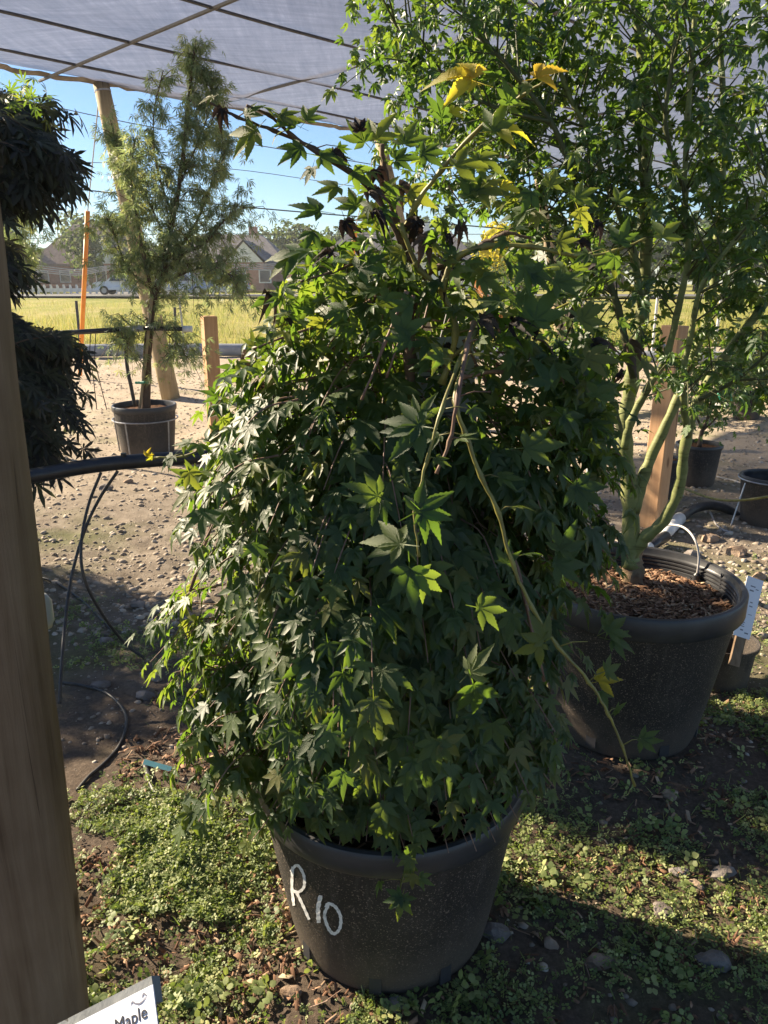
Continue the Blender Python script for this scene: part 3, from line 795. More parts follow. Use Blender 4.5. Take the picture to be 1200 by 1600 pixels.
pline([(75, 165), (245, 200), (570, 255)], 40, .02, 'thin dark power line, highest one across the sky')
pline([(85, 252), (340, 262), (560, 292)], 44, .016, 'faint power line just above the thicker middle line')
pline([(85, 291), (180, 302), (400, 325), (640, 345)], 36, .028, 'darkest power line crossing mid sky behind the feathery tree')
pline([(75, 372), (280, 366), (560, 366)], 60, .022, 'faint power line just above the rooftops')
for k in range(4):
    pline([(52, 414+k*3.2), (120, 421+k*3.0), (180, 415+k*2), (300, 414+k*2), (480, 411+k*3.4), (600, 402+k*3)], 66, .04, ['uppermost', 'second', 'third', 'lowest'][k]+' strand of the sagging pale cable bundle before the houses', 'pale_wire')

# wire fence stakes in the field
for (px, yt, yb, lab) in ((122, 470, 512, 'thin dark stake in the field by the orange tube'), (276, 480, 560, 'thin dark stake in the field right of the feathery trunk')):
    p = at(px, yb, 16.5); t_ = at(px-3, yt, 16.5)
    o = MB().tube([(p.x, p.y, 0), t_], .03, 8).build('fence_stake', M['wire']); tag(o, lab, 'stake')
p = at(284, 470, 15.5); o = MB().tube([(p.x, p.y, 0), (p.x-.05, p.y, at(284, 462, 15.5).z)], .02, 8).build('marker_rod', M['metal']); tag(o, 'slim pale metal rod standing at the field edge', 'rod')

# pale ground pipe on the far side of the gravel
pp = [(-13, 15.6), (-9, 15.9), (-5, 16.2), (0, 16.3), (4, 15.6), (9, 14.2), (15, 13.5)]
o = MB().tube(catmull([(x, y, .10+.04*math.sin(x)) for x, y in pp], 6), .13, 14).build('ground_pipe', M['grey_pipe'], None, True); tag(o, 'thick grey pipe lying along the far edge of the gravel', 'pipe')

# yellow grass in the field
nb = 26000
gx = NR.uniform(-1, 1, nb); gy = 18.7+NR.random(nb)**1.7*30
gx = gx*gy*.62
blade = [(np.array([(-.03, 0, 0), (.03, 0, 0), (.05, 1, .25)], float), np.array([(0, 1, 2)])), (np.array([(-.03, 0, 0), (.03, 0, 0), (-.12, 1, -.2)], float), np.array([(0, 1, 2)]))]
tip = np.stack([NR.normal(size=nb)*.25, NR.normal(size=nb)*.25, np.ones(nb)], 1); nm = NR.normal(size=(nb, 3)); nm[:, 2] = 0
V, F, A = scatter(blade, np.stack([gx, gy, np.full(nb, .02)], 1), orient(tip, nm), NR.uniform(.12, .42, nb)*(.5+vnoise(gx*.5, gy*.5, 5)))
o = np_obj('field_grass', V, F, M['grass'], None, A); tag(o, 'dry yellow green grass of the field behind the gravel', 'grass', None, 'stuff')

# ------------------------------------------------------------------ pots
def make_pot(t, cx, cy, Rr, rb, H, rimh=.055, rimw=.014, soil_z=.07, n=72, holes=(), dent=0, ribs=False):
    wall = .006
    rt = Rr-rimw
    prof = [(0, .0), (rb-.03, .0), (rb-.008, .008), (rb, .03)]
    for k in range(1, 9):
        q = k/8; prof.append((rb+(rt-rb)*(q**.9), .03+(H-rimh-.03)*q))
    mb = MB(); mb.lathe(prof, (cx, cy, .0), n)
    prof2 = [(rt, H-rimh), (Rr-.003, H-rimh-.002), (Rr, H-rimh+.004), (Rr+.001, H-.010), (Rr-.004, H-.002), (Rr-.012, H), (Rr-.02, H-.004), (Rr-.024, H-.02)]
    inner = [(Rr-.024, H-.02), (rt-.012, H-rimh), (rt-.018, H-rimh-.02)]
    if ribs:
        inner = [(Rr-.024, H-.02)]
        for k in range(4): inner += [(Rr-.026, H-.024-k*.014), (Rr-.031, H-.028-k*.014), (Rr-.031, H-.034-k*.014)]
    zz = H-soil_z-.03
    inner += [(rb+(rt-rb)*(zz/H)-.01, zz)]
    p = mb.build('pot', M['pot'], t, False); smooth_by_angle(p, 40)
    r_ = MB().lathe(prof2+inner[1:], (cx, cy, 0), n).build('rim', M['rim'], p); smooth_by_angle(r_, 40)
    sz = H-soil_z; sr = rb+(rt-rb)*(sz/H)-.004
    return p, r_, sz, sr
def soil_disc(t, cx, cy, sr, sz, mat, name='soil', amp=.012):
    v = []; f = []; nrr, na = 14, 64
    for i in range(nrr+1):
        for k in range(na):
            a = 2*math.pi*k/na; r = sr*i/nrr; x, y = cx+r*math.cos(a), cy+r*math.sin(a)
            z = sz+amp*2*(float(fbm(np.array([x*22]), np.array([y*22]), 55, 3)[0])-.5)
            v.append((x, y, z))
    for i in range(nrr):
        for k in range(na): f.append((i*na+k, i*na+(k+1) % na, (i+1)*na+(k+1) % na, (i+1)*na+k))
    return MB().add(v, f).build(name, M[mat], t, True)
chipT = [(np.array([(-.5, -.16, 0), (.5, -.12, 0), (.45, .15, 0), (-.45, .18, 0), (-.45, -.12, .12), (.42, -.1, .1), (.38, .1, .12), (-.4, .13, .1)], float),
          np.array([(4, 5, 6), (4, 6, 7), (0, 1, 5), (0, 5, 4), (1, 2, 6), (1, 6, 5), (2, 3, 7), (2, 7, 6), (3, 0, 4), (3, 4, 7)])),
         (np.array([(-.5, -.3, 0), (.4, -.25, .05), (.5, .2, 0), (-.3, .3, .06), (-.4, -.2, .16), (.3, -.2, .2), (.4, .12, .14), (-.25, .2, .2)], float),
          np.array([(4, 5, 6), (4, 6, 7), (0, 1, 5), (0, 5, 4), (1, 2, 6), (1, 6, 5), (2, 3, 7), (2, 7, 6), (3, 0, 4), (3, 4, 7)]))]
chipT = [(V_*np.array([1.1, .62, .75]), F_) for V_, F_ in chipT]
def chips(parent, P, s0, s1, mat='chip', name='mulch_chips', tilt=.35):
    k = len(P); a = NR.uniform(0, 6.28, k)
    tip = np.stack([np.cos(a), np.sin(a), NR.normal(size=k)*tilt], 1); nm = np.stack([NR.normal(size=k)*tilt, NR.normal(size=k)*tilt, np.ones(k)], 1)
    V, F, A = scatter(chipT, np.array(P), orient(tip, nm), NR.uniform(s0, s1, k))
    o = np_obj(name, V, F, M[mat], parent, A); o['kind'] = 'stuff'; return o
def disc_pts(cx, cy, r, z, n):
    q = np.sqrt(NR.random(n))*r; a = NR.uniform(0, 6.283, n)
    return np.stack([cx+q*np.cos(a), cy+q*np.sin(a), z+NR.uniform(-.004, .014, n)], 1)

def branchy(mb, pts, r0, r1, n=6, sub=4):
    q = catmull(pts, sub); k = len(q)
    mb.tube(q, [r0+(r1-r0)*i/(k-1) for i in range(k)], n); return q
def limb(parent, pts, r0, r1, mat, name='branch', n=10, sub=5):
    mb = MB(); q = catmull(pts, sub); k = len(q)
    if r0 > .006:
        for i in range(1, k-1): q[i] = q[i]+Vector((R.gauss(0, 1), R.gauss(0, 1), R.gauss(0, 1)))*r0*.05
    mb.tube(q, [(r0+(r1-r0)*(i/(k-1))**.8)*(1+.10*math.sin(i*2.3+k)*(i > 1)+(.16 if i % sub == 0 and 0 < i else 0)) for i in range(k)], n)
    mb.build(name, M[mat], parent, True); return q

# ================================================================== MAIN POTTED MAPLE
PX, PY, PR, PB, PH = .015, 1.575, .318, .243, .455
bush = thing('potted_maple', (PX, PY, 0), 'dense green maple bush in a black pot marked R 10 in the foreground', 'potted tree')
pot1, rim1, sz1, sr1 = make_pot(bush, PX, PY, PR, PB, PH, rimh=.055, soil_z=.07)
soil_disc(bush, PX, PY, sr1, sz1, 'soil')
chips(bush, disc_pts(PX, PY, sr1*.97, sz1, 900), .01, .03)
# drainage notches: dark recessed slots low on the pot wall
for a in (218, 262, 300, 175):
    a = math.radians(a); c = Vector((PX+(PB+.001)*math.cos(a), PY+(PB+.001)*math.sin(a), .045))
    Mz = Matrix.Rotation(a, 3, 'Z')
    MB().box(c, (.012, .028, .05), Mz).build('drain_slot', M['ink'], pot1)
def on_pot(px, py, cx, cy, rb, rt, H, off=.0015):
    """where the line of sight of a pen mark meets the tapered pot wall"""
    o = Vector((0, 0, CAMZ)); d = ray(px, py)
    t = 1.0
    best = None
    for i in range(2200):
        p = o+d*(1.0+i*.0006)
        q = max(0, min(1, (p.z-.03)/(H-.05-.03)))
        r = rb+(rt-rb)*(q**.9)
        if math.hypot(p.x-cx, p.y-cy) < r+off: best = p; break
    return best
def stroke(pix, wpx, parent, name='painted_letter'):
    P = catmull([Vector((a, b, 0)) for a, b in pix], 6)
    v = []; f = []
    for i, p in enumerate(P):
        t = (P[min(i+1, len(P)-1)]-P[max(i-1, 0)]).normalized(); nrm = Vector((-t.y, t.x, 0))
        ww = wpx*(.8+.35*math.sin(i*1.1)**2)
        hh = [on_pot((p+nrm*ww/2*s).x, (p+nrm*ww/2*s).y, PX, PY, PB, PR-.014, PH) for s in (-1, 1)]
        if None in hh: print('stroke misses pot', p); continue
        v += hh
    for i in range(len(v)//2-1): f.append((2*i, 2*i+1, 2*i+3, 2*i+2))
    return v, f
L1 = MB()
for st, wq in ((((457, 1354), (456, 1385), (459, 1415)), 4.5), (((454, 1362), (464, 1352), (474, 1366), (475, 1385), (466, 1394), (457, 1391)), 4.5), (((462, 1392), (472, 1412), (483, 1437)), 4.5)):
    L1.add(*stroke(st, wq, pot1))
L1.build('painted_letter', M['paint'], pot1)
L2 = MB(); L2.add(*stroke(((501, 1399), (497, 1420), (498, 1442)), 6.5, pot1)); L2.build('painted_digit', M['paint'], pot1)
L3 = MB(); L3.add(*stroke(((513, 1414), (507, 1430), (513, 1450), (522, 1459), (531, 1450), (532, 1432), (524, 1417), (513, 1412), (509, 1418)), 5, pot1)); L3.build('painted_digit', M['paint'], pot1)

# main stems out of the pot
bb = MB(); stems = []
BY = 1.50
q = limb(bush, [(PX, PY, .30), (PX+.01, PY-.01, .5), (PX+.02, PY-.03, .75), (PX+.05, PY-.06, 1.0), (PX+.08, PY-.1, 1.22)], .017, .010, 'bark', 'trunk')
for a, sp_, hh in ((20, .35, 1.25), (75, .3, 1.3), (140, .35, 1.2), (200, .33, 1.3), (255, .25, 1.1), (310, .33, 1.2)):
    a = math.radians(a)
    limb(bush, [(PX+.02*math.cos(a), PY+.02*math.sin(a), .32), (PX+.08*math.cos(a), PY+.08*math.sin(a), .7), (PX+sp_*.6*math.cos(a), PY+sp_*.6*math.sin(a), hh-.1),
                (PX+sp_*math.cos(a), PY+sp_*math.sin(a), hh-.12), (PX+(sp_+.1)*math.cos(a), PY+(sp_+.1)*math.sin(a), hh-.35)], .010, .003, 'twig', 'branch')
def prof_r(z):
    zs = [.30, .38, .48, .58, .70, .85, 1.0, 1.15, 1.30, 1.40, 1.50, 1.58]
    rs = [.10, .22, .36, .43, .455, .455, .44, .41, .37, .33, .24, .10]
    return np.interp(z, zs, rs)
def cxz(z): return .028-.06*np.clip((.95-z)/.5, 0, 1)
def lumpf(th, z): return 1+.13*np.sin(3*th+z*7)+.09*np.sin(5*th-z*11+1)
tw = MB(); pos = []; tipd = []; nrm = []; sz_ = []; shell = []
def bpt(th, z, k):
    r_ = float(prof_r(z)*lumpf(th, z))*k
    r_ *= (1+.02*(z > .8)) if math.cos(th) < 0 else (1.0 if z > .8 else .95)
    return Vector((float(cxz(z))+r_*math.cos(th), 1.53+r_*math.sin(th)*.92, z))
for i in range(1080):
    z = R.uniform(.42, 1.50)
    if R.random() > float(prof_r(z))/.44*(1 if z < 1.25 else .6): continue
    th = R.uniform(0, 2*math.pi); k = 1-R.random()**1.6*.5
    e = bpt(th, z, k)
    if z > 1.2 and math.cos(th) > .1 and R.random() < .35: continue
    if z > 1.36 and R.random() < .5: continue
    rel = e-Vector((0, 0, CAMZ)); dep_ = rel.y*cp-rel.z*sp; ix_ = 600+FOC*rel.x/dep_; iy_ = 800-FOC*(rel.y*sp+rel.z*cp)/dep_
    if 610 < ix_ < 780 and 505 < iy_ < 690 and e.y < 1.6 and R.random() < .8: continue
    ov = Vector((math.cos(th), math.sin(th), 0))
    L = R.uniform(.14, .26); st_ = e-ov*L*.75+Vector((R.gauss(0, .03), R.gauss(0, .03), L*.45))
    m_ = st_.lerp(e, .5)+Vector((0, 0, L*.16))
    q = catmull([st_, m_, e], 4); tw.tube(q, [.0022-.0013*j/(len(q)-1) for j in range(len(q))], 5, False)
    dirv = (e-m_).normalized(); side = ov.cross(Vector((0, 0, 1))).normalized(); big = R.choice((.8, .95, 1.05, 1.3)); big *= 1.2 if (ov.y < -.2 and ov.x > -.3) else 1
    nn_ = R.randint(9, 14)
    for j in range(nn_):
        t = .25+.8*j/(nn_-1); b_ = q[min(len(q)-1, int(min(t, 1)*(len(q)-1)))] + (dirv*(t-1)*L if t > 1 else Vector((0, 0, 0)))
        sg = 1 if j % 2 else -1
        if j == nn_-1: sg = 0
        off = side*sg*R.uniform(.010, .035)+Vector((R.gauss(0, .008), R.gauss(0, .008), R.gauss(0, .008)))
        p = b_+off
        dp = math.hypot(p.x-PX, p.y-PY)
        if p.z < PH+.03 and PR-.05 < dp < PR+.03: continue
        if p.z < .40 and dp < PR+.03: continue
        if p.z < PH+.14 and abs(math.atan2(p.y-PY, p.x-PX)-math.radians(-58)) < .42: continue
        if p.z < .52 and p.y < PY-.1 and dp > PR-.02 and R.random() < .25: continue
        t_ = dirv*R.uniform(.5, .9)+side*sg*R.uniform(.3, .8)+ov*.45+Vector((R.gauss(0, .18), R.gauss(0, .18), -R.uniform(.35, 1.0)+(p.z-.9)*.7))
        n__ = ov*.55+Vector((R.gauss(0, .28), R.gauss(0, .28), .95))
        pos.append(tuple(p)); tipd.append(tuple(t_)); nrm.append(tuple(n__)); sz_.append(R.uniform(.029, .047)*big*(1.1-.35*abs(t-.6))); shell.append((k, ov.y))
pos = np.array(pos); tipd = np.array(tipd); nrm = np.array(nrm); sz_ = np.array(sz_); shell = np.array(shell); n_ = len(pos)
tw.build('spray_twigs', M['twig'], bush, True)['kind'] = 'stuff'
facing = .35+np.clip(-shell[:, 1]+.25, 0, 1.2)*(shell[:, 0] > .85)
foliage(bush, pos, tipd, nrm, sz_, M['leaf'], L_hero, L_mid, 150, facing)
# fine twigs inside
tw = MB()
for i in range(260):
    j = R.randrange(n_); p = Vector(pos[j]); c = Vector((PX+.02, PY-.03, p.z-.06-R.random()*.12)); c = p.lerp(c, R.uniform(.3, .75)); c.z += .02
    m_ = p.lerp(c, .5)+Vector((R.uniform(-.02, .02), R.uniform(-.02, .02), .03))
    tw.tube([c, m_, p], [.0028, .002, .001], 5, False)
tw.build('twigs', M['twig'], bush, True)['kind'] = 'stuff'

shoot_tips = []
# long named shoots (traced at the depth where they grow)
def px_limb(pix, Y0, Y1, r0, r1, mat, name='shoot', sub=5):
    k = len(pix); pts = [at(a, b, (Y0+.16*max(0, 1-i/2) if Y0 < 1.2 else Y0)+(Y1-Y0)*i/(k-1)) for i, (a, b) in enumerate(pix)]
    q = catmull(pts, sub); m = len(q); mb = MB(); rad = []
    for i in range(m):
        rr_ = r0+(r1-r0)*i/(m-1); rad.append(rr_*(1.45 if i % sub == 0 else (1.0 if i % sub in (1, sub-1) else .9)))
        if 0 < i < m-1: q[i] = q[i]+Vector((R.gauss(0, .0006), R.gauss(0, .0006), R.gauss(0, .0006)))
    mb.tube(q, rad, 8)
    for i in range(sub, m-1, sub):
        if r0 > .0075: continue
        d_ = Vector((R.choice((-1, 1)), R.uniform(-.6, .2), R.uniform(-.2, .7))).normalized(); L_ = R.uniform(.012, .05)
        mb.tube([q[i], q[i]+d_*L_*.5+Vector((0, 0, .004)), q[i]+d_*L_], [r1*.7, r1*.5, r1*.35], 5)
        if R.random() < .75: shoot_tips.append((q[i]+d_*L_, d_))
    return mb.build(name, M[mat], bush, True)
px_limb([(742, 520), (728, 560), (712, 625), (728, 680), (752, 745), (778, 800), (800, 880), (832, 950), (872, 1010), (920, 1065), (950, 1115), (972, 1165), (992, 1228)], 1.16, 1.08, .0042, .0018, 'green_stem')
px_limb([(735, 520), (715, 570), (690, 640), (668, 720), (648, 800), (655, 870)], 1.10, 1.04, .0032, .0016, 'green_stem')
px_limb([(740, 505), (730, 540), (716, 620), (702, 690), (682, 740)], 1.12, 1.10, .0040, .0022, 'twig')
px_limb([(650, 700), (640, 560), (650, 480), (640, 410), (618, 345), (602, 270), (597, 225)], 1.45, 1.35, .010, .003, 'bark')
px_limb([(690, 600), (712, 520), (690, 455), (655, 420), (625, 350)], 1.35, 1.33, .0055, .004, 'green_stem')
px_limb([(628, 380), (590, 310), (545, 268), (490, 232), (430, 205), (370, 183), (322, 158)], 1.35, 1.25, .0046, .0016, 'bark')
px_limb([(560, 278), (505, 245), (455, 210), (420, 180), (385, 165)], 1.31, 1.25, .004, .0015, 'bark')
px_limb([(628, 370), (650, 320), (690, 265), (735, 215), (778, 175), (815, 150), (850, 128)], 1.35, 1.22, .0045, .0018, 'green_stem')
px_limb([(690, 455), (710, 405), (760, 385), (830, 385), (900, 400), (960, 392), (1010, 372)], 1.33, 1.25, .006, .0015, 'green_stem')
px_limb([(660, 430), (700, 410), (760, 380), (790, 365), (830, 372)], 1.36, 1.3, .007, .002, 'bark')
px_limb([(636, 455), (600, 540), (565, 625)], 1.28, 1.24, .0030, .0018, 'twig')
px_limb([(646, 462), (628, 520), (604, 590)], 1.26, 1.24, .0024, .0015, 'twig')
px_limb([(640, 405), (600, 400), (560, 410), (520, 425), (470, 440)], 1.37, 1.3, .004, .0015, 'bark')
px_limb([(640, 430), (580, 470), (520, 500), (450, 525), (395, 545)], 1.4, 1.35, .004, .0015, 'twig')
px_limb([(430, 590), (385, 640), (330, 690), (290, 712), (240, 716)], 1.4, 1.4, .0035, .0016, 'green_stem')
px_limb([(720, 590), (780, 580), (840, 600), (900, 590), (960, 560)], 1.35, 1.35, .004, .0015, 'twig')
px_limb([(725, 530), (760, 600), (790, 690)], 1.42, 1.42, .0032, .002, 'twig')
px_limb([(700, 560), (760, 520), (830, 500), (900, 470), (960, 465)], 1.38, 1.35, .004, .0015, 'green_stem')
px_limb([(640, 1330), (628, 1375), (622, 1410)], 1.16, 1.13, .002, .0012, 'green_stem')
px_limb([(600, 930), (575, 965), (555, 990)], 1.10, 1.08, .0022, .0015, 'green_stem')
px_limb([(700, 380), (730, 340), (700, 290)], 1.33, 1.3, .002, .001, 'twig')

# hand placed leaves: (px, py, Y, size m, screen angle of the middle lobe in degrees (0 up, 90 right), tilt, kind)
HL = [
 # upper left arm
 (348, 170, 1.24, .05, 200, .3, 'd'), (332, 152, 1.24, .035, 250, .4, 'd'), (398, 205, 1.25, .075, 235, .2, 's'), (385, 180, 1.25, .045, 60, .3, 's'), (462, 195, 1.26, .065, 300, .5, 's'),
 (478, 188, 1.27, .05, 30, .3, 's'), (470, 232, 1.26, .06, 240, .3, 's'), (500, 245, 1.27, .065, 100, .4, 's'), (488, 262, 1.27, .055, 200, .8, 'd'), (520, 240, 1.28, .055, 60, .5, 'd'), (528, 292, 1.3, .06, 250, .3, 's'),
 (500, 330, 1.3, .075, 285, .5, 's'), (490, 362, 1.3, .055, 210, .3, 's'), (470, 395, 1.3, .085, 268, .3, 's'), (452, 402, 1.3, .07, 230, .2, 's'), (540, 345, 1.3, .06, 160, .8, 'd'),
 (552, 268, 1.3, .06, 120, .4, 's'), (575, 300, 1.32, .065, 95, .6, 'd'), (556, 322, 1.32, .06, 300, .4, 's'), (520, 395, 1.33, .055, 300, .4, 'd'),
 # centre top
 (588, 218, 1.35, .075, 30, .15, 's'), (570, 222, 1.34, .07, 320, .4, 's'), (562, 205, 1.33, .05, 345, .7, 'd'), (632, 225, 1.35, .07, 20, .3, 's'), (618, 250, 1.35, .06, 80, .3, 's'), (660, 240, 1.3, .06, 85, .4, 's'), (612, 292, 1.35, .07, 210, .5, 'd'), (640, 300, 1.35, .07, 120, .5, 's'), (600, 330, 1.35, .065, 250, .4, 's'),
 (588, 265, 1.34, .055, 160, .6, 'd'), (650, 345, 1.33, .065, 190, .9, 'd'), (690, 345, 1.3, .07, 170, 1, 'd'), (672, 372, 1.3, .075, 220, .9, 'd'), (700, 330, 1.3, .06, 60, .8, 'd'), (715, 352, 1.3, .055, 110, .8, 'd'), (628, 395, 1.33, .06, 250, .3, 's'),
 # yellow leaves on the upper right shoot
 (738, 126, 1.22, .085, 290, .15, 'y'), (742, 122, 1.22, .075, 345, .2, 'y'), (690, 185, 1.22, .07, 355, 1.2, 's'), (706, 178, 1.22, .035, 60, .4, 'y'), (770, 205, 1.22, .07, 25, .5, 's'), (776, 205, 1.22, .07, 85, .2, 'y'),
 (838, 122, 1.2, .06, 70, .3, 'y'), (826, 132, 1.2, .035, 230, .8, 'd'), (795, 160, 1.22, .05, 350, .5, 's'),
 (712, 260, 1.26, .08, 80, .5, 's'), (745, 250, 1.28, .075, 110, .5, 's'), (745, 300, 1.28, .09, 60, .5, 's'), (735, 310, 1.28, .07, 20, .3, 's'), (782, 295, 1.28, .05, 100, .4, 'y'), (830, 300, 1.27, .055, 200, .8, 's'), (842, 332, 1.27, .05, 190, .8, 'd'),
 (822, 330, 1.27, .06, 260, .4, 's'), (860, 290, 1.27, .05, 20, .5, 's'), (900, 310, 1.25, .055, 60, .6, 's'), (905, 330, 1.25, .05, 150, .5, 's'), (965, 315, 1.25, .05, 30, .7, 'd'), (1035, 372, 1.22, .065, 40, .3, 's'), (960, 400, 1.25, .06, 200, .9, 'd'), (968, 380, 1.25, .06, 20, .6, 's'), (930, 350, 1.25, .055, 100, .7, 'd'),
 # middle
 (600, 470, 1.25, .07, 60, .3, 's'), (560, 420, 1.28, .075, 60, .25, 's'), (575, 410, 1.28, .06, 100, .3, 's'), (540, 485, 1.3, .06, 260, .4, 's'), (630, 520, 1.22, .075, 10, .3, 's'), (640, 530, 1.2, .06, 270, .4, 's'), (690, 545, 1.22, .07, 200, .5, 'g'), (655, 665, 1.08, .085, 285, .15, 's'), (655, 668, 1.08, .09, 220, .1, 's'), (655, 655, 1.1, .07, 20, .3, 'g'),
 (640, 480, 1.24, .06, 300, .5, 'g'), (750, 500, 1.25, .08, 100, .6, 'd'), (820, 520, 1.25, .07, 20, .8, 'd'), (835, 500, 1.22, .095, 35, .3, 's'), (780, 470, 1.24, .08, 250, .5, 'g'), (870, 440, 1.22, .08, 100, .4, 'g'), (915, 560, 1.2, .09, 95, .3, 'g'), (830, 430, 1.24, .08, 80, .5, 'g'), (820, 415, 1.24, .08, 170, .5, 'g'), (910, 500, 1.22, .08, 60, .4, 'g'), (860, 600, 1.2, .075, 330, .5, 's'), (930, 620, 1.2, .07, 50, .4, 's'), (880, 650, 1.2, .08, 120, .4, 'g'),
 (590, 775, 1.0, .08, 300, .3, 'g'), (595, 780, 1.0, .07, 210, .3, 'g'), (650, 800, 1.0, .10, 60, .2, 'g'), (660, 800, 1.0, .08, 130, .3, 'g'), (625, 850, .99, .085, 280, .3, 's'), (640, 890, .98, .10, 175, .3, 'g'), (655, 900, .98, .08, 130, .3, 'g'), (750, 950, 1.0, .085, 100, .3, 'g'), (740, 1070, 1.0, .10, 160, .2, 'g'), (735, 1050, 1.0, .08, 40, .3, 'g'),
 (850, 1000, 1.1, .07, 330, .3, 's'), (845, 1005, 1.1, .07, 240, .3, 's'), (950, 985, 1.25, .09, 65, .3, 'g'), (955, 1000, 1.25, .08, 100, .4, 'g'), (935, 1065, 1.22, .06, 75, .5, 'y'), (940, 1080, 1.22, .045, 160, .5, 's'), (875, 860, 1.15, .09, 30, .4, 'g'), (870, 880, 1.15, .1, 100, .4, 'g'), (820, 700, 1.15, .11, 85, .5, 'g'), (900, 760, 1.15, .10, 130, .5, 'g'),
 (790, 880, 1.12, .06, 10, .4, 'g'), (800, 960, 1.12, .08, 190, .4, 'g'), (680, 1160, 1.05, .09, 180, .2, 'g'), (690, 1160, 1.05, .08, 120, .3, 'g'), (770, 1130, 1.08, .09, 160, .4, 'g'), (640, 1210, 1.1, .08, 190, .4, 'g'), (560, 1170, 1.1, .07, 200, .4, 'g'),
 # sprig hanging in front of the pot rim
 (628, 1405, 1.13, .055, 195, .1, 's'), (626, 1402, 1.13, .05, 255, .1, 's'), (630, 1402, 1.13, .05, 140, .2, 'g'), (645, 1368, 1.14, .05, 190, .2, 'g'), (655, 1370, 1.15, .05, 120, .3, 'g'), (640, 1340, 1.16, .06, 200, .3, 'g'),
 (540, 1290, 1.19, .07, 200, .3, 'g'), (595, 1285, 1.18, .075, 185, .2, 'g'), (520, 1240, 1.17, .06, 215, .3, 'g'), (660, 1300, 1.18, .06, 170, .3, 'g'),
 (430, 1225, 1.35, .06, 215, .3, 'g'), (405, 1190, 1.36, .06, 225, .3, 'g'), (345, 1195, 1.42, .07, 205, .2, 'g'), (330, 1150, 1.42, .06, 235, .3, 'g'), (440, 1100, 1.25, .07, 230, .3, 'g'),
 (230, 712, 1.4, .022, 20, .3, 'y'), (238, 716, 1.4, .02, 300, .3, 'y')]
sp_ = np.array([list(p) for p, d in shoot_tips]); sd_ = np.array([list(d) for p, d in shoot_tips]); k_s = len(sp_)
leaf_objects('leaf', L_hero, M['leaf'], sp_, orient(sd_+NR.normal(size=(k_s, 3))*.25+np.array([0, -.1, -.5]), NR.normal(size=(k_s, 3))*.4+np.array([-.2, -.5, .9])), NR.uniform(.022, .04, k_s), bush)
HL = [(*h[:6], 'g') if h[6] == 'd' and i % 5 in (1, 3) else h for i, h in enumerate(HL)]
pools = {'s': ('leaf', L_wide, 'shoot_leaf'), 'd': ('leaf', L_dead, 'dead_leaf'), 'y': ('leaf', L_fold, 'yellow_leaf'), 'g': ('leaf', L_hero, 'leaf')}
cx_, cz_ = Vector((1, 0, 0)), Vector((0, sp, cp)); cf = Vector((0, -cp, sp))
for key in pools:
    HL = [(*h[:3], h[3]*.8, *h[4:]) if h[6] == 'd' else h for h in HL] if key == 's' else HL
    sel = [h for h in HL if h[6] == key]
    if not sel: continue
    P = []; T = []; Nn = []; S = []
    for (a, b, Y, s, ang, tilt, _) in sel:
        P.append(at(a, b, Y)); r_ = math.radians(ang)
        T.append(cx_*math.sin(r_)+cz_*math.cos(r_)+cf*R.uniform(-.3, .3))
        Nn.append(cf+Vector((R.uniform(-1, 1)*tilt, R.uniform(-.3, .3)*tilt, .5+R.uniform(-1, 1)*tilt)))
        S.append(s*(.62 if key == 'g' else .72 if key != 'y' else .8))
    leaf_objects(pools[key][0], pools[key][1], M[pools[key][2]], np.array(P), orient(np.array(T), np.array(Nn)), np.array(S), bush)
# extra shoot foliage along the upper sprawling branches
ex = []; 
def along(pix, Y, n, spread):
    for i in range(n):
        t = R.random()*(len(pix)-1); k_ = int(t); u = t-k_
        a = pix[k_][0]*(1-u)+pix[min(k_+1, len(pix)-1)][0]*u; b = pix[k_][1]*(1-u)+pix[min(k_+1, len(pix)-1)][1]*u
        ex.append(at(a+R.gauss(0, spread), b+R.gauss(0, spread), Y+R.uniform(-.12, .12)))
along([(640, 410), (700, 430), (780, 440), (860, 430), (950, 440)], 1.38, 80, 26)
along([(640, 440), (560, 450), (480, 470), (420, 520)], 1.42, 130, 24)
along([(700, 480), (800, 520), (900, 540), (960, 560)], 1.35, 70, 30)
along([(600, 300), (590, 360), (610, 410)], 1.36, 24, 20)
along([(720, 300), (760, 340), (830, 370)], 1.32, 8, 22)
along([(780, 600), (880, 640), (950, 690)], 1.35, 110, 30)
along([(860, 560), (940, 620), (950, 760)], 1.4, 70, 22)
along([(500, 520), (600, 500), (700, 540)], 1.4, 60, 28)
gl = len(ex)
along([(560, 340), (500, 400), (450, 450)], 1.36, 40, 20)
along([(420, 540), (360, 600), (400, 660), (320, 700), (300, 780)], 1.46, 90, 20)
ex = np.array([list(p) for p in ex]); ne = len(ex)
tp = np.stack([NR.normal(size=ne), NR.normal(size=ne)*.5, NR.normal(size=ne)*.6-.3], 1); nm = np.stack([NR.normal(size=ne)*.5, NR.normal(size=ne)*.5-.4, np.full(ne, .7)], 1)
exM = orient(tp, nm); exs = NR.uniform(.024, .046, ne); dk = NR.random(ne) < .6
V, F, A = scatter(L_wide, ex[~dk], exM[~dk], exs[~dk])
np_obj('shoot_foliage', V, F, M['shoot_leaf'], bush, A)['kind'] = 'stuff'
V, F, A = scatter(L_mid, ex[dk], exM[dk], exs[dk])
np_obj('upper_foliage', V, F, M['leaf'], bush, A)['kind'] = 'stuff'
sel = NR.random(ne) < .07
V, F, A = scatter(L_dead, ex[sel]+.02, orient(tp[sel], nm[sel]), NR.uniform(.022, .04, sel.sum()))
np_obj('withered_foliage', V, F, M['dead_leaf'], bush, A)['kind'] = 'stuff'

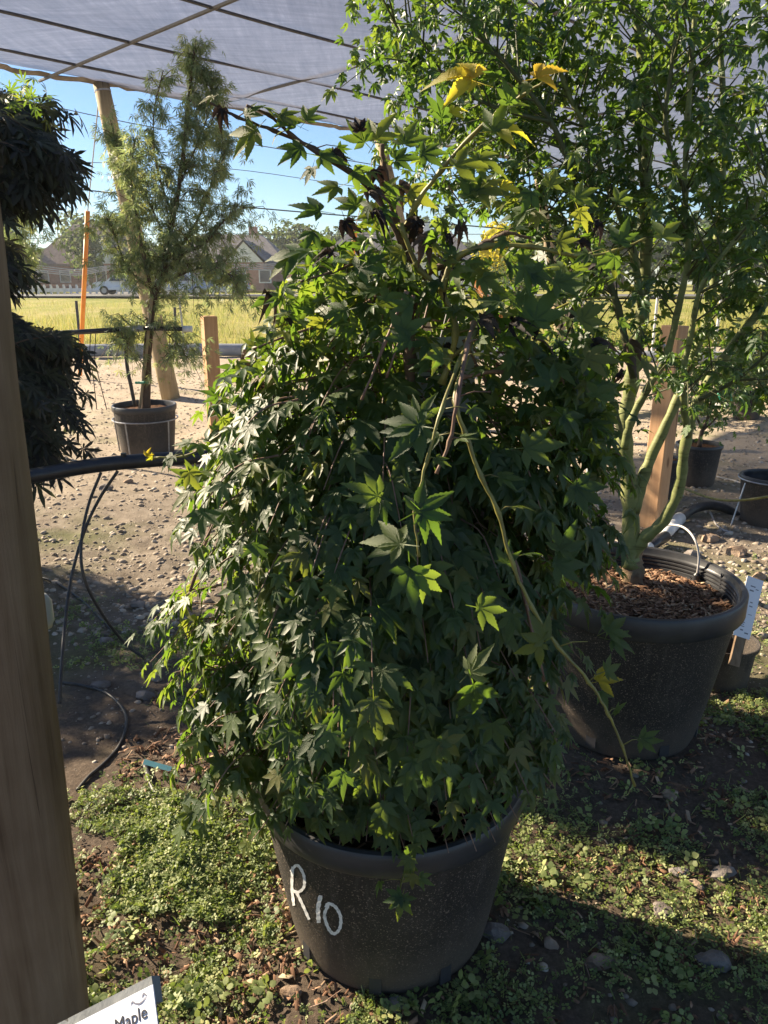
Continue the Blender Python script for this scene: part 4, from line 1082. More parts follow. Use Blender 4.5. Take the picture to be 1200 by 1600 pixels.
# grey card hidden behind the leaves
def card_frame(c, ux, uy):
    ux = Vector(ux).normalized(); uy = (Vector(uy)-ux*Vector(uy).dot(ux)).normalized(); return Vector(c), ux, uy, ux.cross(uy)
def slab(fr, x0, x1, y0, y1, z0, z1, name, mat, parent):
    c, ux, uy, uz = fr; v = []
    for z_ in (z0, z1):
        for (a, b) in ((x0, y0), (x1, y0), (x1, y1), (x0, y1)): v.append(c+ux*a+uy*b+uz*z_)
    return MB().add(v, [(3, 2, 1, 0), (4, 5, 6, 7), (0, 1, 5, 4), (1, 2, 6, 5), (2, 3, 7, 6), (3, 0, 4, 7)]).build(name, M[mat], parent)
gc = thing('label_card', at(690, 608, 1.50), 'grey laminated card with dark printed bars hidden behind the bush leaves', 'label')
fr = card_frame(at(690, 608, 1.50), (1, .1, .03), (0, .25, 1))
slab(fr, -.068, .066, -.085, .10, 0, .002, 'card', 'greycard', gc)
for (yy, x0, x1) in ((.040, -.02, .05), (.022, -.05, .045), (.003, -.015, .052), (-.016, -.055, .05), (-.048, -.05, .03), (-.055, -.05, .03), (-.062, -.05, .03), (-.069, -.05, .03)):
    slab(fr, x0, x1, yy, yy+(.004 if yy > -.03 else .0025), .0022, .0027, 'printed_bar', 'ink', gc)
MB().tube([fr[0]+fr[2]*.09, fr[0]+fr[2]*.15+Vector((.02, .02, 0))], .0015, 5).build('tie', M['wire'], gc)

# ================================================================== RIGHT POTTED MAPLE (green stems)
QX, QY, QR, QB, QH = .865, 2.46, .355, .25, .57
tr = thing('potted_maple', (QX, QY, 0), 'tall maple with green forking stems in a wide black pot of bark mulch', 'potted tree')
pot2, rim2, sz2, sr2 = make_pot(tr, QX, QY, QR, QB, QH, rimh=.075, rimw=.022, soil_z=.085, ribs=True)
soil_disc(tr, QX, QY, sr2, sz2, 'mulch')
chips(tr, disc_pts(QX, QY, sr2*.99, sz2, 4200), .012, .034)
for a in (230, 285, 330):
    a = math.radians(a); MB().box((QX+(QB+.002)*math.cos(a), QY+(QB+.002)*math.sin(a), .05), (.012, .035, .04), Matrix.Rotation(a, 3, 'Z')).build('drain_slot', M['ink'], pot2)
MB().box((QX+.327*math.cos(.18), QY+.327*math.sin(.18), QH-.045), (.004, .004, .07)).build('seam', M['ink'], rim2)
anchors = []   # (point, direction, vigour)
M['shaded_bark'] = simple('shaded_green_bark', [(.3, (.05, .055, .026)), (.7, (.10, .11, .045))], 25, .6, .35, .002, (1, 1, .5), spec=.3)  # stem bark darkened: crown shade on thinner limbs and twigs, put into the colour
def tlimb(pix, Ys, r0, r1, name='branch', twig=True, mat=None):
    mat = mat or ('coral_stem' if name == 'stem' or r0 > .0125 else 'shaded_bark')
    pts = [at(a, b, Y) for (a, b), Y in zip(pix, Ys)]
    q = limb(tr, pts, r0, r1, mat, name, 12, 5)
    if twig:
        for i in range(4, len(q)-1):
            anchors.append((q[i], (q[i+1]-q[i]).normalized(), i/len(q)))
    return q
def Yr(a, b, n): return [a+(b-a)*i/(n-1) for i in range(n)]
T0 = atz(990, 912, sz2).y
limb(tr, [at(989, 925, T0), at(989, 890, T0), at(987, 862, T0+.02)], .036, .036, 'graft', 'trunk', 16)
tlimb([(987, 885), (986, 840), (983, 760), (976, 690), (985, 600), (1002, 500), (1010, 400), (1008, 300), (1012, 180), (1000, 60), (985, -60), (975, -160)], Yr(T0, 2.65, 12), .034, .009, 'stem')
tlimb([(988, 868), (1010, 838), (1038, 812), (1062, 760), (1072, 690), (1092, 625), (1130, 560), (1175, 500), (1230, 430), (1290, 330), (1340, 200)], Yr(T0, 2.3, 11), .024, .007, 'stem')
tlimb([(990, 800), (1005, 745), (1028, 690), (1060, 620), (1082, 560), (1110, 480), (1120, 380), (1130, 250), (1128, 120), (1120, -20), (1118, -140)], Yr(T0, 2.75, 11), .022, .006, 'stem')
tlimb([(1075, 680), (1070, 640), (1066, 590), (1080, 520), (1100, 440), (1180, 330), (1220, 200)], Yr(2.35, 2.1, 7), .013, .004)
tlimb([(976, 700), (985, 660), (1010, 610), (1040, 560), (1060, 480), (1075, 400), (1070, 300), (1075, 180), (1085, 40), (1090, -80)], Yr(2.4, 2.2, 10), .014, .005)
tlimb([(990, 590), (965, 480), (935, 400), (905, 330), (890, 260), (860, 190), (800, 110), (745, 50), (700, -20)], Yr(2.45, 2.3, 9), .012, .004)
tlimb([(1003, 480), (985, 380), (950, 290), (915, 200), (885, 140), (862, 60), (850, -30), (840, -130)], Yr(2.5, 2.6, 8), .013, .004)
tlimb([(1008, 330), (1000, 220), (1000, 120), (990, 0), (1000, -100)], Yr(2.6, 2.9, 5), .010, .004)
tlimb([(905, 560), (880, 470), (860, 400), (845, 300), (830, 220), (790, 140), (760, 60), (730, -40)], Yr(2.5, 2.75, 8), .009, .003)
tlimb([(976, 700), (960, 640), (930, 560), (905, 470), (890, 380), (868, 300)], Yr(2.42, 2.6, 6), .011, .003)
tlimb([(940, 600), (925, 500), (930, 420), (925, 330), (915, 250)], Yr(2.45, 2.4, 5), .008, .003)
tlimb([(1110, 480), (1160, 420), (1190, 320), (1210, 220)], Yr(2.6, 2.9, 4), .008, .003)
tlimb([(1092, 625), (1140, 600), (1180, 570), (1230, 520)], Yr(2.35, 2.2, 4), .007, .003)
tlimb([(1070, 300), (1040, 200), (1050, 100), (1060, 0), (1060, -90)], Yr(2.25, 2.1, 5), .007, .003)
tlimb([(860, 190), (780, 170), (720, 140), (660, 90), (610, 30)], Yr(2.35, 2.5, 5), .006, .002)
tlimb([(885, 400), (820, 330), (770, 290), (720, 270)], Yr(2.55, 2.75, 4), .005, .002)
# twigs then leaves
tw = MB(); LP = []; LD = []
def skew(v): return Vector((R.gauss(0, 1), R.gauss(0, 1), R.gauss(0, 1))).normalized()
for (p, d, g) in anchors:
    if p.z < 1.16 or (p.z < 1.50 and R.random() < .6): continue
    for _ in range(R.choice((1, 1, 2, 2))):
        sd = skew(0); sd = (sd-d*sd.dot(d)).normalized(); dd = (d*.5+sd+Vector((0, 0, .1))).normalized()
        L = R.uniform(.10, .32); e = p+dd*L+Vector((0, 0, -.15*L)); m_ = p+dd*L*.55+Vector((0, 0, .03))
        tw.tube([p, m_, e], [.003, .002, .001], 5, False)
        for j in range(R.randint(5, 8)):
            t = R.choice((.45, 1.0, 1.0, .8))+R.uniform(-.07, .07); b_ = p.lerp(m_, min(1, t*2)) if t < .5 else m_.lerp(e, (t-.5)*2)
            side = skew(0)
            q_ = b_+side*R.uniform(.006, .042); LP.append(tuple(q_)); LD.append(tuple((side*1.0+dd*.35+Vector((0, 0, -.30))).normalized()))
tw.build('twigs', M['shaded_bark'], tr, True)['kind'] = 'stuff'
LP = np.array(LP); LD = np.array(LD)
# more leaves at upper right where the crown is densest
nx = 2500
cen = np.array([list(at(a, b, Y)) for a, b, Y in ((1090, 130, 2.45), (1150, 250, 2.5), (1100, 330, 2.6), (1190, 60, 2.5), (1010, 60, 2.6), (900, 60, 2.7), (780, 60, 2.7), (690, 60, 2.6), (730, 180, 2.7), (640, 30, 2.6), (1170, 430, 2.5), (1100, 450, 2.5), (850, 150, 2.6), (700, 120, 2.65), (760, 250, 2.7), (880, 280, 2.7), (1180, 560, 2.4), (960, 130, 2.6))])
ci = NR.integers(0, len(cen), nx)
sub_c = NR.normal(size=(220, 3))*np.array([.15, .2, .13])
px_ = cen[ci]+sub_c[(ci*12+NR.integers(0, 12, nx)) % 220]+NR.normal(size=(nx, 3))*.024
LP = np.concatenate([LP, px_]); dd = NR.normal(size=(nx, 3))*.7; dd[:, 2] -= .3; LD = np.concatenate([LD, dd])
nl = len(LP)
nm = np.stack([NR.normal(size=nl)*.6, NR.normal(size=nl)*.6, np.full(nl, .8)], 1)
foliage(tr, LP, LD+NR.normal(size=(nl, 3))*.15, nm, NR.uniform(.023, .037, nl), M['coral_leaf'], L_lace, L_lace, 300)

# drip ring of the pot
e0 = atz(1088, 907, sz2+.01)
dr = thing('drip_tube', e0, 'thin pale drip tube arching into the bark of the wide pot', 'drip tube')
MB().tube(catmull([e0, at(1092, 870, e0.y), at(1085, 842, e0.y+.02), at(1068, 824, e0.y+.15), at(1045, 820, e0.y+.35), at(1020, 825, e0.y+.5)], 6), .0042, 8).build('tube', M['pale_wire'], dr, True)
MB().lathe([(0, -.01), (.012, -.008), (.012, .022), (.006, .03), (0, .03)], e0, 12).build('emitter', M['black'], dr)

# slanting stake with the printed tag, standing in a small black pot
sm = at(1195, 1055, 2.65)
small = thing('nursery_pot', (1.36, 2.78, 0), 'small empty black pot with a folded side at the right edge', 'pot')
sx_, sy_ = 1.36, 2.78
b_ = MB().lathe([(0, 0), (.095, 0), (.10, .01), (.118, .185), (.128, .187), (.130, .205), (.126, .206), (.116, .20), (.10, .03), (0, .03)], (sx_, sy_, gz(sx_, sy_)-.01), 40).build('body', M['pot'], small); smooth_by_angle(b_, 40)
tg = thing('tag_stake', (sx_-.05, sy_, .04), 'white printed tag on a slanting stake in the small black pot', 'tag')
fr = card_frame(at(1168, 960, 2.66), (1, .25, -.42), (-.36, .16, 1))
c_, ux, uy, uz = fr
slab(fr, -.026, .022, -.20, .10, -.008, 0, 'stake', 'old_wood', tg)
slab(fr, -.046, .036, -.09, .14, .001, .0022, 'card', 'card', tg)
for (yy, x0, x1, h_) in ((.105, -.02, .004, .004), (.098, .008, .022, .003), (.088, -.02, 0, .005), (.045, -.004, .008, .004), (.030, -.004, .012, .004), (0, 0, .018, .002), (-.035, -.022, -.006, .003), (-.042, -.022, -.008, .003), (-.05, -.022, -.004, .003), (-.065, -.02, -.006, .005), (-.073, .004, .022, .005)):
    slab(fr, x0, x1, yy, yy+h_, .0024, .0027, 'printed_line', 'ink2', tg)

# ================================================================== LEFT REAR FEATHERY TREE
ft0 = atz(222, 716, 0); FXc, FYc = ft0.x, ft0.y+.20
fth = thing('potted_maple', (FXc, FYc, 0), 'feathery green tree staked in a wire braced black pot on the gravel', 'potted tree')
potf, rimf, szf, srf = make_pot(fth, FXc, FYc, .285, .235, .46, rimh=.05, rimw=.012, soil_z=.05)
soil_disc(fth, FXc, FYc, srf, szf, 'mulch')
wl = MB(); wl.tube([(FXc+.288*math.cos(a), FYc+.288*math.sin(a), .33) for a in np.linspace(0, 2*math.pi, 41)], .006, 6, False)
for a in (250, 330, 180, 90):
    a = math.radians(a); wl.tube([(FXc+.288*math.cos(a), FYc+.288*math.sin(a), .33), (FXc+.262*math.cos(a), FYc+.262*math.sin(a), 0)], .007, 6)
wl.build('wire_brace', M['metal'], fth)
anchors = []
def fl(pix, Ys, r0, r1, name='branch'):
    pts = [at(a, b, Y) for (a, b), Y in zip(pix, Ys)]
    q = limb(fth, pts, r0, r1, 'bark', name, 10, 5)
    for i in range(2, len(q)-1): anchors.append((q[i], (q[i+1]-q[i]).normalized(), i/len(q)))
FY = FYc
fl([(228, 645), (229, 590), (232, 530), (240, 470), (255, 420), (262, 380), (275, 320), (285, 250), (292, 180), (300, 110), (305, 75)], [FY]*11, .045, .008, 'trunk')
fl([(240, 470), (225, 400), (212, 330), (205, 270), (212, 215)], Yr(FY, FY-.3, 5), .018, .005)
fl([(255, 430), (280, 400), (320, 380), (350, 345), (385, 320)], Yr(FY, FY-.2, 5), .018, .004)
fl([(258, 410), (300, 360), (330, 290), (350, 240), (340, 190)], Yr(FY, FY+.3, 5), .016, .004)
fl([(245, 460), (200, 420), (180, 370), (165, 340)], Yr(FY, FY+.2, 4), .012, .004)
fl([(258, 440), (310, 420), (350, 425), (380, 440)], Yr(FY, FY-.2, 4), .010, .003)
fl([(270, 340), (245, 260), (240, 180), (255, 110)], Yr(FY, FY-.2, 4), .010, .003)
fl([(280, 290), (310, 220), (330, 160), (325, 110)], Yr(FY, FY+.1, 4), .009, .003)
fl([(238, 490), (205, 520), (190, 540)], Yr(FY, FY-.1, 3), .006, .002)
fl([(238, 500), (270, 530), (290, 560)], Yr(FY, FY-.1, 3), .006, .002)
fl([(262, 380), (225, 300), (190, 250), (175, 200)], Yr(FY, FY+.3, 4), .008, .003)
tw = MB(); LP = []; LD = []
for (p, d, g) in anchors:
    if p.z < 1.05 and abs(p.x-at(232, 600, FY).x) < .12: continue
    for _ in range(R.choice((2, 3, 3, 4))):
        sd = skew(0); dd = (d*.6+sd+Vector((0, 0, .2))).normalized(); L = R.uniform(.12, .36)*(.6 if p.z > 2.3 else 1); e = p+dd*L+Vector((0, 0, -.3*L)); m_ = p+dd*L*.55+Vector((0, 0, .02))
        tw.tube([p, m_, e], [.004, .003, .0015], 4, False)
        for j in range(R.randint(9, 14)):
            t = R.uniform(.1, 1.1); b_ = p.lerp(m_, min(1, t*2)) if t < .5 else m_.lerp(e, (t-.5)*2)
            side = skew(0); LP.append(tuple(b_+side*R.uniform(.01, .09))); LD.append(tuple((side*.5+dd*.3+Vector((0, 0, -.8))).normalized()))
tw.build('twigs', M['bark'], fth, True)['kind'] = 'stuff'
LP = np.array(LP); LD = np.array(LD); nl = len(LP)
V, F, A = scatter(L_fern, LP, orient(LD, NR.normal(size=(nl, 3))+np.array([0, 0, .8])), NR.uniform(.045, .085, nl))
np_obj('foliage', V, F, M['fern_leaf'], fth, A)['kind'] = 'stuff'
MB().tube([at(218, 640, FY-.05), at(228, 560, FY-.05), at(237, 465, FY-.05)], .013, 8).build('stake', M['pole_wood'], fth)
for (a, b) in ((219, 598), (229, 512)):
    p = at(a, b, FY-.05); MB().tube([p+Vector((-.04, 0, .0)), p+Vector((.05, -.05, .01)), p+Vector((.06, .02, 0))], .012, 6).build('tie', M['green_tie'], fth)
# feeder tube rising from that pot
o = MB().tube(catmull([at(211, 635, FY-.05), at(205, 605, FY-.05), at(199, 575, FY-.05), at(197, 545, FY-.05), at(198, 517, FY-.05)], 5), .017, 8).build('feeder_tube', M['hose'], None, True)
tag(o, 'black tube rising out of the feathery tree pot to the raised pipe', 'tube')
# raised far pipe with white end
rp = thing('irrigation_pipe', at(120, 519, FY-.1), 'thin raised black pipe with a white end at the feathery trunk', 'pipe')
MB().tube([at(40, 523, FY-.1), at(120, 519, FY-.1), at(188, 515, FY-.1)], .022, 10).build('pipe', M['black'], rp, True)
MB().tube([at(188, 515, FY-.1), at(225, 513, FY-.1)], .026, 10).build('pipe_sleeve', M['grey_pipe'], rp, True)
MB().tube([at(225, 513, FY-.1), at(289, 514, FY-.1)], .020, 10).build('pipe', M['black'], rp, True)
MB().tube([at(286, 514, FY-.1), at(300, 514, FY-.1)], .028, 12).build('end_cap', M['white_pl'], rp, True)
for a in (142, 150):
    MB().tube(catmull([at(a, 518, FY-.1), at(a-2, 560, FY-.1), at(a+3, 585, FY-.1), at(a+8+R.uniform(0, 20), 640, FY-.1)], 4), .004, 5).build('drip_line', M['hose'], rp)

# ================================================================== LEFT PURPLE MAPLE
pm = thing('purple_maple', (-2.05, 3.55, 0), 'dark purple leaved maple with drooping layers behind the left post', 'potted tree')
pot3, rim3, sz3, sr3 = make_pot(pm, -2.05, 3.55, .26, .21, .40, soil_z=.05); soil_disc(pm, -2.05, 3.55, sr3, sz3, 'soil')
limb(pm, [(-2.05, 3.55, .3), (-2.02, 3.53, .8), (-1.98, 3.5, 1.3), (-2.02, 3.5, 1.8), (-2.1, 3.5, 2.2)], .028, .01, 'bark', 'trunk')
clumps = [(20, 215, 45, 55, 260), (70, 250, 45, 45, 260), (25, 285, 35, 50, 190), (85, 215, 25, 22, 70), (30, 180, 30, 30, 110), (15, 400, 20, 28, 70), (40, 425, 18, 14, 30),
          (30, 520, 35, 35, 190), (70, 540, 40, 26, 200), (60, 585, 45, 35, 220), (100, 530, 22, 12, 60), (45, 640, 40, 30, 160), (105, 600, 22, 16, 60), (60, 690, 38, 24, 130), (95, 690, 22, 14, 50), (-60, 250, 70, 80, 300), (-70, 560, 80, 90, 300), (-120, 400, 60, 120, 250), (20, 160, 20, 25, 50)]
P = []; D = []; psp = MB()
for (a, b, ra, rb_, cnt) in clumps:
    a -= 42
    for i in range(max(3, int(cnt/8))):
        x_, y_ = a+R.uniform(-1, .7)*ra, b+R.uniform(-.9, .6)*rb_
        st_ = at(x_, y_, 3.5+R.gauss(0, .15)); dv = Vector((R.uniform(.3, 1.0)*(1 if x_ > -60 else -1), R.gauss(0, .35), R.uniform(-.3, .25))).normalized(); L_ = R.uniform(.09, .22)
        for j in range(9):
            t = .1+.9*j/8; p = st_+dv*L_*t+Vector((R.gauss(0, .012), R.gauss(0, .02), -.35*L_*t*t+R.gauss(0, .01)))
            P.append(tuple(p)); D.append((dv.x*.8+R.gauss(0, .35), dv.y+R.gauss(0, .4), -.25-.75*t+R.gauss(0, .2)))
        psp.tube([st_-dv*.08, st_, st_+dv*L_*.5+Vector((0, 0, -.09*L_)), st_+dv*L_+Vector((0, 0, -.35*L_))], [.004, .003, .002, .001], 5, False)
for i in range(34):
    st_ = at(R.uniform(-70, 42), R.choice((R.uniform(160, 290), R.uniform(490, 690))), 3.5+R.gauss(0, .12)); dv = Vector((R.uniform(.4, 1), R.gauss(0, .3), R.uniform(-.5, .2))).normalized(); L_ = R.uniform(.14, .28)
    for j in range(9):
        t = .1+.9*j/8; p = st_+dv*L_*t+Vector((R.gauss(0, .014), R.gauss(0, .02), -.4*L_*t*t+R.gauss(0, .012)))
        P.append(tuple(p)); D.append((dv.x*.8+R.gauss(0, .35), dv.y+R.gauss(0, .4), -.2-.8*t))
    psp.tube([st_-dv*.2+Vector((0, 0, -.03)), st_, st_+dv*L_*.5+Vector((0, 0, -.1*L_)), st_+dv*L_+Vector((0, 0, -.4*L_))], [.005, .003, .002, .001], 5, False)
P = np.array(P); D = np.array(D); nl = len(P)
foliage(pm, P, D, np.stack([NR.normal(size=nl)*.4+.2, NR.normal(size=nl)*.4-.2, np.full(nl, .8)], 1), NR.uniform(.06, .115, nl), M['purple_leaf'], L_purp, L_purp, 220)
psp.build('twigs', M['bark'], pm, True)['kind'] = 'stuff'
for (a, b) in ((60, 250), (70, 540), (50, 640), (20, 400), (90, 600), (0, 180)):
    e = at(a, b, 3.5); s0 = Vector((-2.0, 3.5, min(2.0, e.z-.05))); limb(pm, [s0, s0.lerp(e, .5)+Vector((0, 0, .08)), e], .009, .003, 'bark')
# tips of green growth on top
tpz = np.array([list(at(R.gauss(35, 22), R.gauss(160, 16), 3.5+R.gauss(0, .1))) for _ in range(60)])
V, F, A = scatter(L_purp, tpz, orient(NR.normal(size=(60, 3))+np.array([.3, 0, -.2]), NR.normal(size=(60, 3))*.4+np.array([0, -.4, .8])), NR.uniform(.04, .06, 60))
np_obj('green_foliage', V, F, M['shoot_leaf'], pm, A)['kind'] = 'stuff'

# feathery tree further back at the left edge
f2 = thing('potted_maple', (-4.35, 7.4, 0), 'fine leaved tree mostly hidden behind the purple maple', 'potted tree')
make_pot(f2, -4.35, 7.4, .28, .23, .44)
limb(f2, [(-4.35, 7.4, .35), (-4.3, 7.4, 1.2), (-4.2, 7.4, 2.0), (-4.1, 7.4, 2.6)], .035, .01, 'bark', 'trunk')
P = []; D = []
for i in range(70):
    c = at(R.gauss(20, 26), R.uniform(200, 420), 7.3+R.gauss(0, .25))
    for j in range(26):
        P.append(tuple(c+Vector((R.gauss(0, .07), R.gauss(0, .07), R.gauss(0, .06))))); D.append((R.gauss(0, .5), R.gauss(0, .5), -.8))
P = np.array(P); nl = len(P)
V, F, A = scatter(L_fern, P, orient(np.array(D), NR.normal(size=(nl, 3))+np.array([0, 0, .8])), NR.uniform(.05, .09, nl))
np_obj('foliage', V, F, M['fern_leaf'], f2, A)['kind'] = 'stuff'

# off-frame neighbour in the same nursery row (its crown shades the path at the left)
f3 = thing('potted_maple', (-4.1, 4.35, 0), 'broad dark maple in the nursery row outside the left edge', 'potted tree')
make_pot(f3, -4.1, 4.35, .3, .24, .45)
limb(f3, [(-4.1, 4.35, .35), (-4.1, 4.35, 1.0), (-4.0, 4.3, 1.6)], .04, .02, 'bark', 'trunk')
n3 = 3200
d = NR.normal(size=(n3, 3)); d /= np.linalg.norm(d, axis=1, keepdims=True); kk3 = NR.random(n3)**.4
P = np.array([-4.05, 4.35, 1.35])+d*kk3[:, None]*np.array([.75, .75, .62])
V, F, A = scatter(L_purp, P, orient(d+np.array([0, 0, -.7]), NR.normal(size=(n3, 3))*.4+np.array([0, 0, 1])), NR.uniform(.08, .12, n3))
np_obj('foliage', V, F, M['purple_leaf'], f3, A)['kind'] = 'stuff'

# ================================================================== PIPES AND HOSES
bp = thing('irrigation_pipe', at(180, 725, 3.0), 'thick black pipe running level between left post and bush', 'pipe')
pts = [at(20, 748, 2.95), at(60, 742, 2.97), at(150, 727, 3.02), at(250, 718, 3.08), at(330, 714, 3.14), at(520, 705, 3.3), at(700, 700, 3.5)]
MB().tube(catmull(pts, 6), .030, 16).build('pipe', M['black'], bp, True)
MB().tube([at(193, 719, 3.04), at(193, 708, 3.04)], .012, 8).build('pipe_fitting', M['black'], bp)
def hose(pix, r, label, Y=None, z=None, mat='hose', name='drip_line', grp=None):
    P = []
    for i, q in enumerate(pix):
        if len(q) == 3: P.append(at(q[0], q[1], q[2]))
        else:
            g = atz(q[0], q[1], 0); zz_ = gz(g.x, g.y)+r*1.1; P.append(atz(q[0], q[1], zz_))
    o = MB().tube(catmull(P, 7), r, 8).build(name, M[mat], None, True); return tag(o, label, 'hose', grp)
hose([(158, 738, 3.0), (138, 790, 2.95), (127, 850, 2.85), (132, 905, 2.8), (160, 960, 2.85), (195, 1005, 2.95), (226, 1029, 2.95)], .0062, 'black drip line from the pipe curving right to a loose end', grp='drip lines by the left post')
hose([(184, 736, 3.02), (155, 780, 3.0), (132, 830, 2.95), (112, 900, 2.85), (101, 980, 2.7), (95, 1060, 2.55), (93, 1100, 2.5)], .0066, 'black drip line from the pipe dropping straight down by the post', grp='drip lines by the left post')
hose([(60, 900), (90, 912), (130, 940), (165, 975), (190, 1000)], .0055, 'grey thin line arching low behind the hanging drip lines')
hose([(92, 1066), (125, 1070), (165, 1082), (192, 1108), (197, 1135), (186, 1165), (165, 1190), (140, 1212), (120, 1235)], .0055, 'grey hose looping on the ground near the post', mat='hose')
hose([(226, 1195), (236, 1225), (250, 1255), (275, 1275), (310, 1286), (350, 1287), (400, 1280), (440, 1262)], .0085, 'black hose curving over dark soil toward the R 10 pot')
p0 = atz(225, 1190, .035); p1 = atz(268, 1202, .03); m_ = p0.lerp(p1, .5)
fr = card_frame(m_, p1-p0, (0, .6, .8)); o = slab(fr, -(p1-p0).length/2, (p1-p0).length/2, -.008, .008, 0, .003, 'plastic_strip', 'teal', None); tag(o, 'flat teal plastic strip lying on the weeds', 'plastic strip')
# black stand leg and pipes on the right
o = MB().tube([at(915, 690, 3.9), at(925, 760, 3.85), atz(938, 838, .01)], .017, 8).build('pipe_leg', M['grey_pipe'], None, True); tag(o, 'slanting dark pipe leg between bush and green stems', 'pipe')
rp2 = thing('irrigation_pipe', atz(1040, 838, 0.05), 'black ground pipe with white coupling behind the wide pot', 'pipe')
A0, A1, A2, A3 = atz(1008, 858, .05), atz(1040, 838, .06), atz(1068, 806, .06), atz(1050, 815, .06)
MB().tube([A0, A1], .034, 14).build('pipe', M['black'], rp2, True)
MB().tube([atz(1005, 862, .05), atz(1012, 856, .05)], .040, 14).build('pipe_end', M['white_pl'], rp2, True)
MB().tube([atz(1040, 832, .06), atz(1062, 810, .06)], .040, 14).build('coupling', M['white_pl'], rp2, True)
MB().tube(catmull([atz(1060, 812, .06), atz(1085, 795, .07), atz(1110, 790, .07), atz(1135, 795, .05), atz(1155, 808, .0)], 6), .030, 12).build('pipe', M['hose'], rp2, True)
hose([(1110, 800), (1118, 818), (1130, 828), (1145, 832)], .006, 'thin pale line curled on the stones at the right', mat='pale_wire')
hose([(1060, 760, 5.2), (1110, 778, 4.9), (1150, 782, 4.7), (1200, 776, 4.5), (1260, 765, 4.3)], .008, 'thin pale hose passing across in front of the rear pots', mat='green_stem')
hose([(1120, 745), (1150, 752), (1168, 762), (1160, 772)], .006, 'pale drip line loop beside the rear pot', mat='pale_wire')

# rear pots on the right
def small_tree(name_label, px, pyb, Rr, rb, H, kind):
    g = atz(px, pyb, 0); cx, cy = g.x, g.y+rb
    t = thing('potted_shrub', (cx, cy, 0), name_label, 'potted shrub')
    p_, r_, s_, q_ = make_pot(t, cx, cy, Rr, rb, H, rimh=.03, rimw=.01, soil_z=.03)
    soil_disc(t, cx, cy, q_, s_, 'mulch'); return t, cx, cy, s_
t, cx, cy, s_ = small_tree('small leafy shrub in a black pot behind the green stems at right', 1096, 764, .175, .14, .33, 0)
limb(t, [(cx, cy, s_), (cx+.01, cy, s_+.12), (cx+.04, cy, s_+.22), (cx+.05, cy, s_+.4)], .02, .006, 'bark', 'trunk')
limb(t, [(cx+.01, cy, s_+.12), (cx+.12, cy, s_+.25), (cx+.2, cy, s_+.45)], .009, .004, 'bark'); limb(t, [(cx+.01, cy, s_+.14), (cx-.08, cy, s_+.3), (cx-.12, cy, s_+.5)], .009, .004, 'bark')
nb2 = 700; c0 = np.array([cx+.04, cy, s_+.48]); d = NR.normal(size=(nb2, 3)); P = c0+d*np.array([.16, .16, .15])
V, F, A = scatter(L_lace, P, orient(d+np.array([0, 0, -.8]), NR.normal(size=(nb2, 3))*.4+np.array([0, 0, 1])), NR.uniform(.03, .045, nb2)); np_obj('foliage', V, F, M['coral_leaf'], t, A)['kind'] = 'stuff'
tw2, cx2, cy2, s2 = small_tree('narrow black pot right behind the orange square post', 1042, 782, .12, .10, .30, 0)
g = atz(1212, 832, 0)
t4 = thing('nursery_pot', (g.x, g.y+.15, 0), 'black pot with white wire handle cut by the right edge', 'pot')
make_pot(t4, g.x, g.y+.15, .19, .15, .34, rimh=.03, rimw=.008)
MB().tube([(g.x-.19, g.y+.1, .30), (g.x-.27, g.y+.05, .02)], .005, 6).build('wire_leg', M['metal'], t4)
MB().tube([(g.x+.197*math.cos(a), g.y+.15+.197*math.sin(a), .318) for a in np.linspace(0, 6.283, 33)], .005, 6, False).build('wire_ring', M['metal'], t4)
# more shrubs further back right
def bushy(px, pyb, r, h, label, mat='fern_leaf', n=900):
    g = atz(px, pyb, 0); t = thing('potted_shrub', (g.x, g.y, 0), label, 'potted shrub')
    make_pot(t, g.x, g.y, .17, .14, .3)
    limb(t, [(g.x, g.y, .25), (g.x, g.y, .5), (g.x+.05, g.y, h*.8)], .02, .008, 'bark', 'trunk')
    d = NR.normal(size=(n, 3)); P = np.array([g.x, g.y, h*.65])+d*np.array([r*.42, r*.42, h*.17])
    V, F, A = scatter(L_lace, P, orient(d+np.array([0, 0, -.6]), NR.normal(size=(n, 3))*.4+np.array([0, 0, 1])), NR.uniform(.05, .08, n)); np_obj('foliage', V, F, M[mat], t, A)['kind'] = 'stuff'
bushy(1165, 655, .6, 1.0, 'fine leaved shrub in a pot on the sunny gravel at far right')
bushy(1240, 640, .7, 1.3, 'taller shrub cut off by the right edge on the gravel')
bushy(905, 640, .5, 1.1, 'shrub in a dark pot glimpsed between bush and right tree', 'coral_leaf', 600)
# green and white bag by the gravel
g = atz(1128, 634, 0); g.z = .12
o = MB(); o.lathe([(.0, -.12), (.12, -.12), (.14, -.06), (.13, .04), (.09, .12), (.03, .15), (0, .15)], (g.x, g.y, g.z), 20); o = o.build('nursery_bag', M['green_tie'], None, True); tag(o, 'green and white wrapped bundle behind the green stems at right', 'bundle')
o.location.z = -(g.z-.12)
MB().lathe([(.141, -.10), (.143, -.05), (.138, -.045)], (g.x, g.y, .12), 20).build('white_band', M['white_pl'], o)
# wire fence at right back: posts
for i, (px, Y) in enumerate(((716, 20), (905, 18), (1018, 17), (1115, 16))):
    p = at(px, 560, Y); o = MB().tube([(p.x, p.y, 0), (p.x, p.y, 1.35)], .03, 8).build('fence_stake', M['trim']); tag(o, ['pale slim stake behind the centre of the bush', 'pale slim stake left of the main green stem', 'pale slim stake behind the orange square post', 'pale slim stake at the right behind the green crown'][i], 'stake')

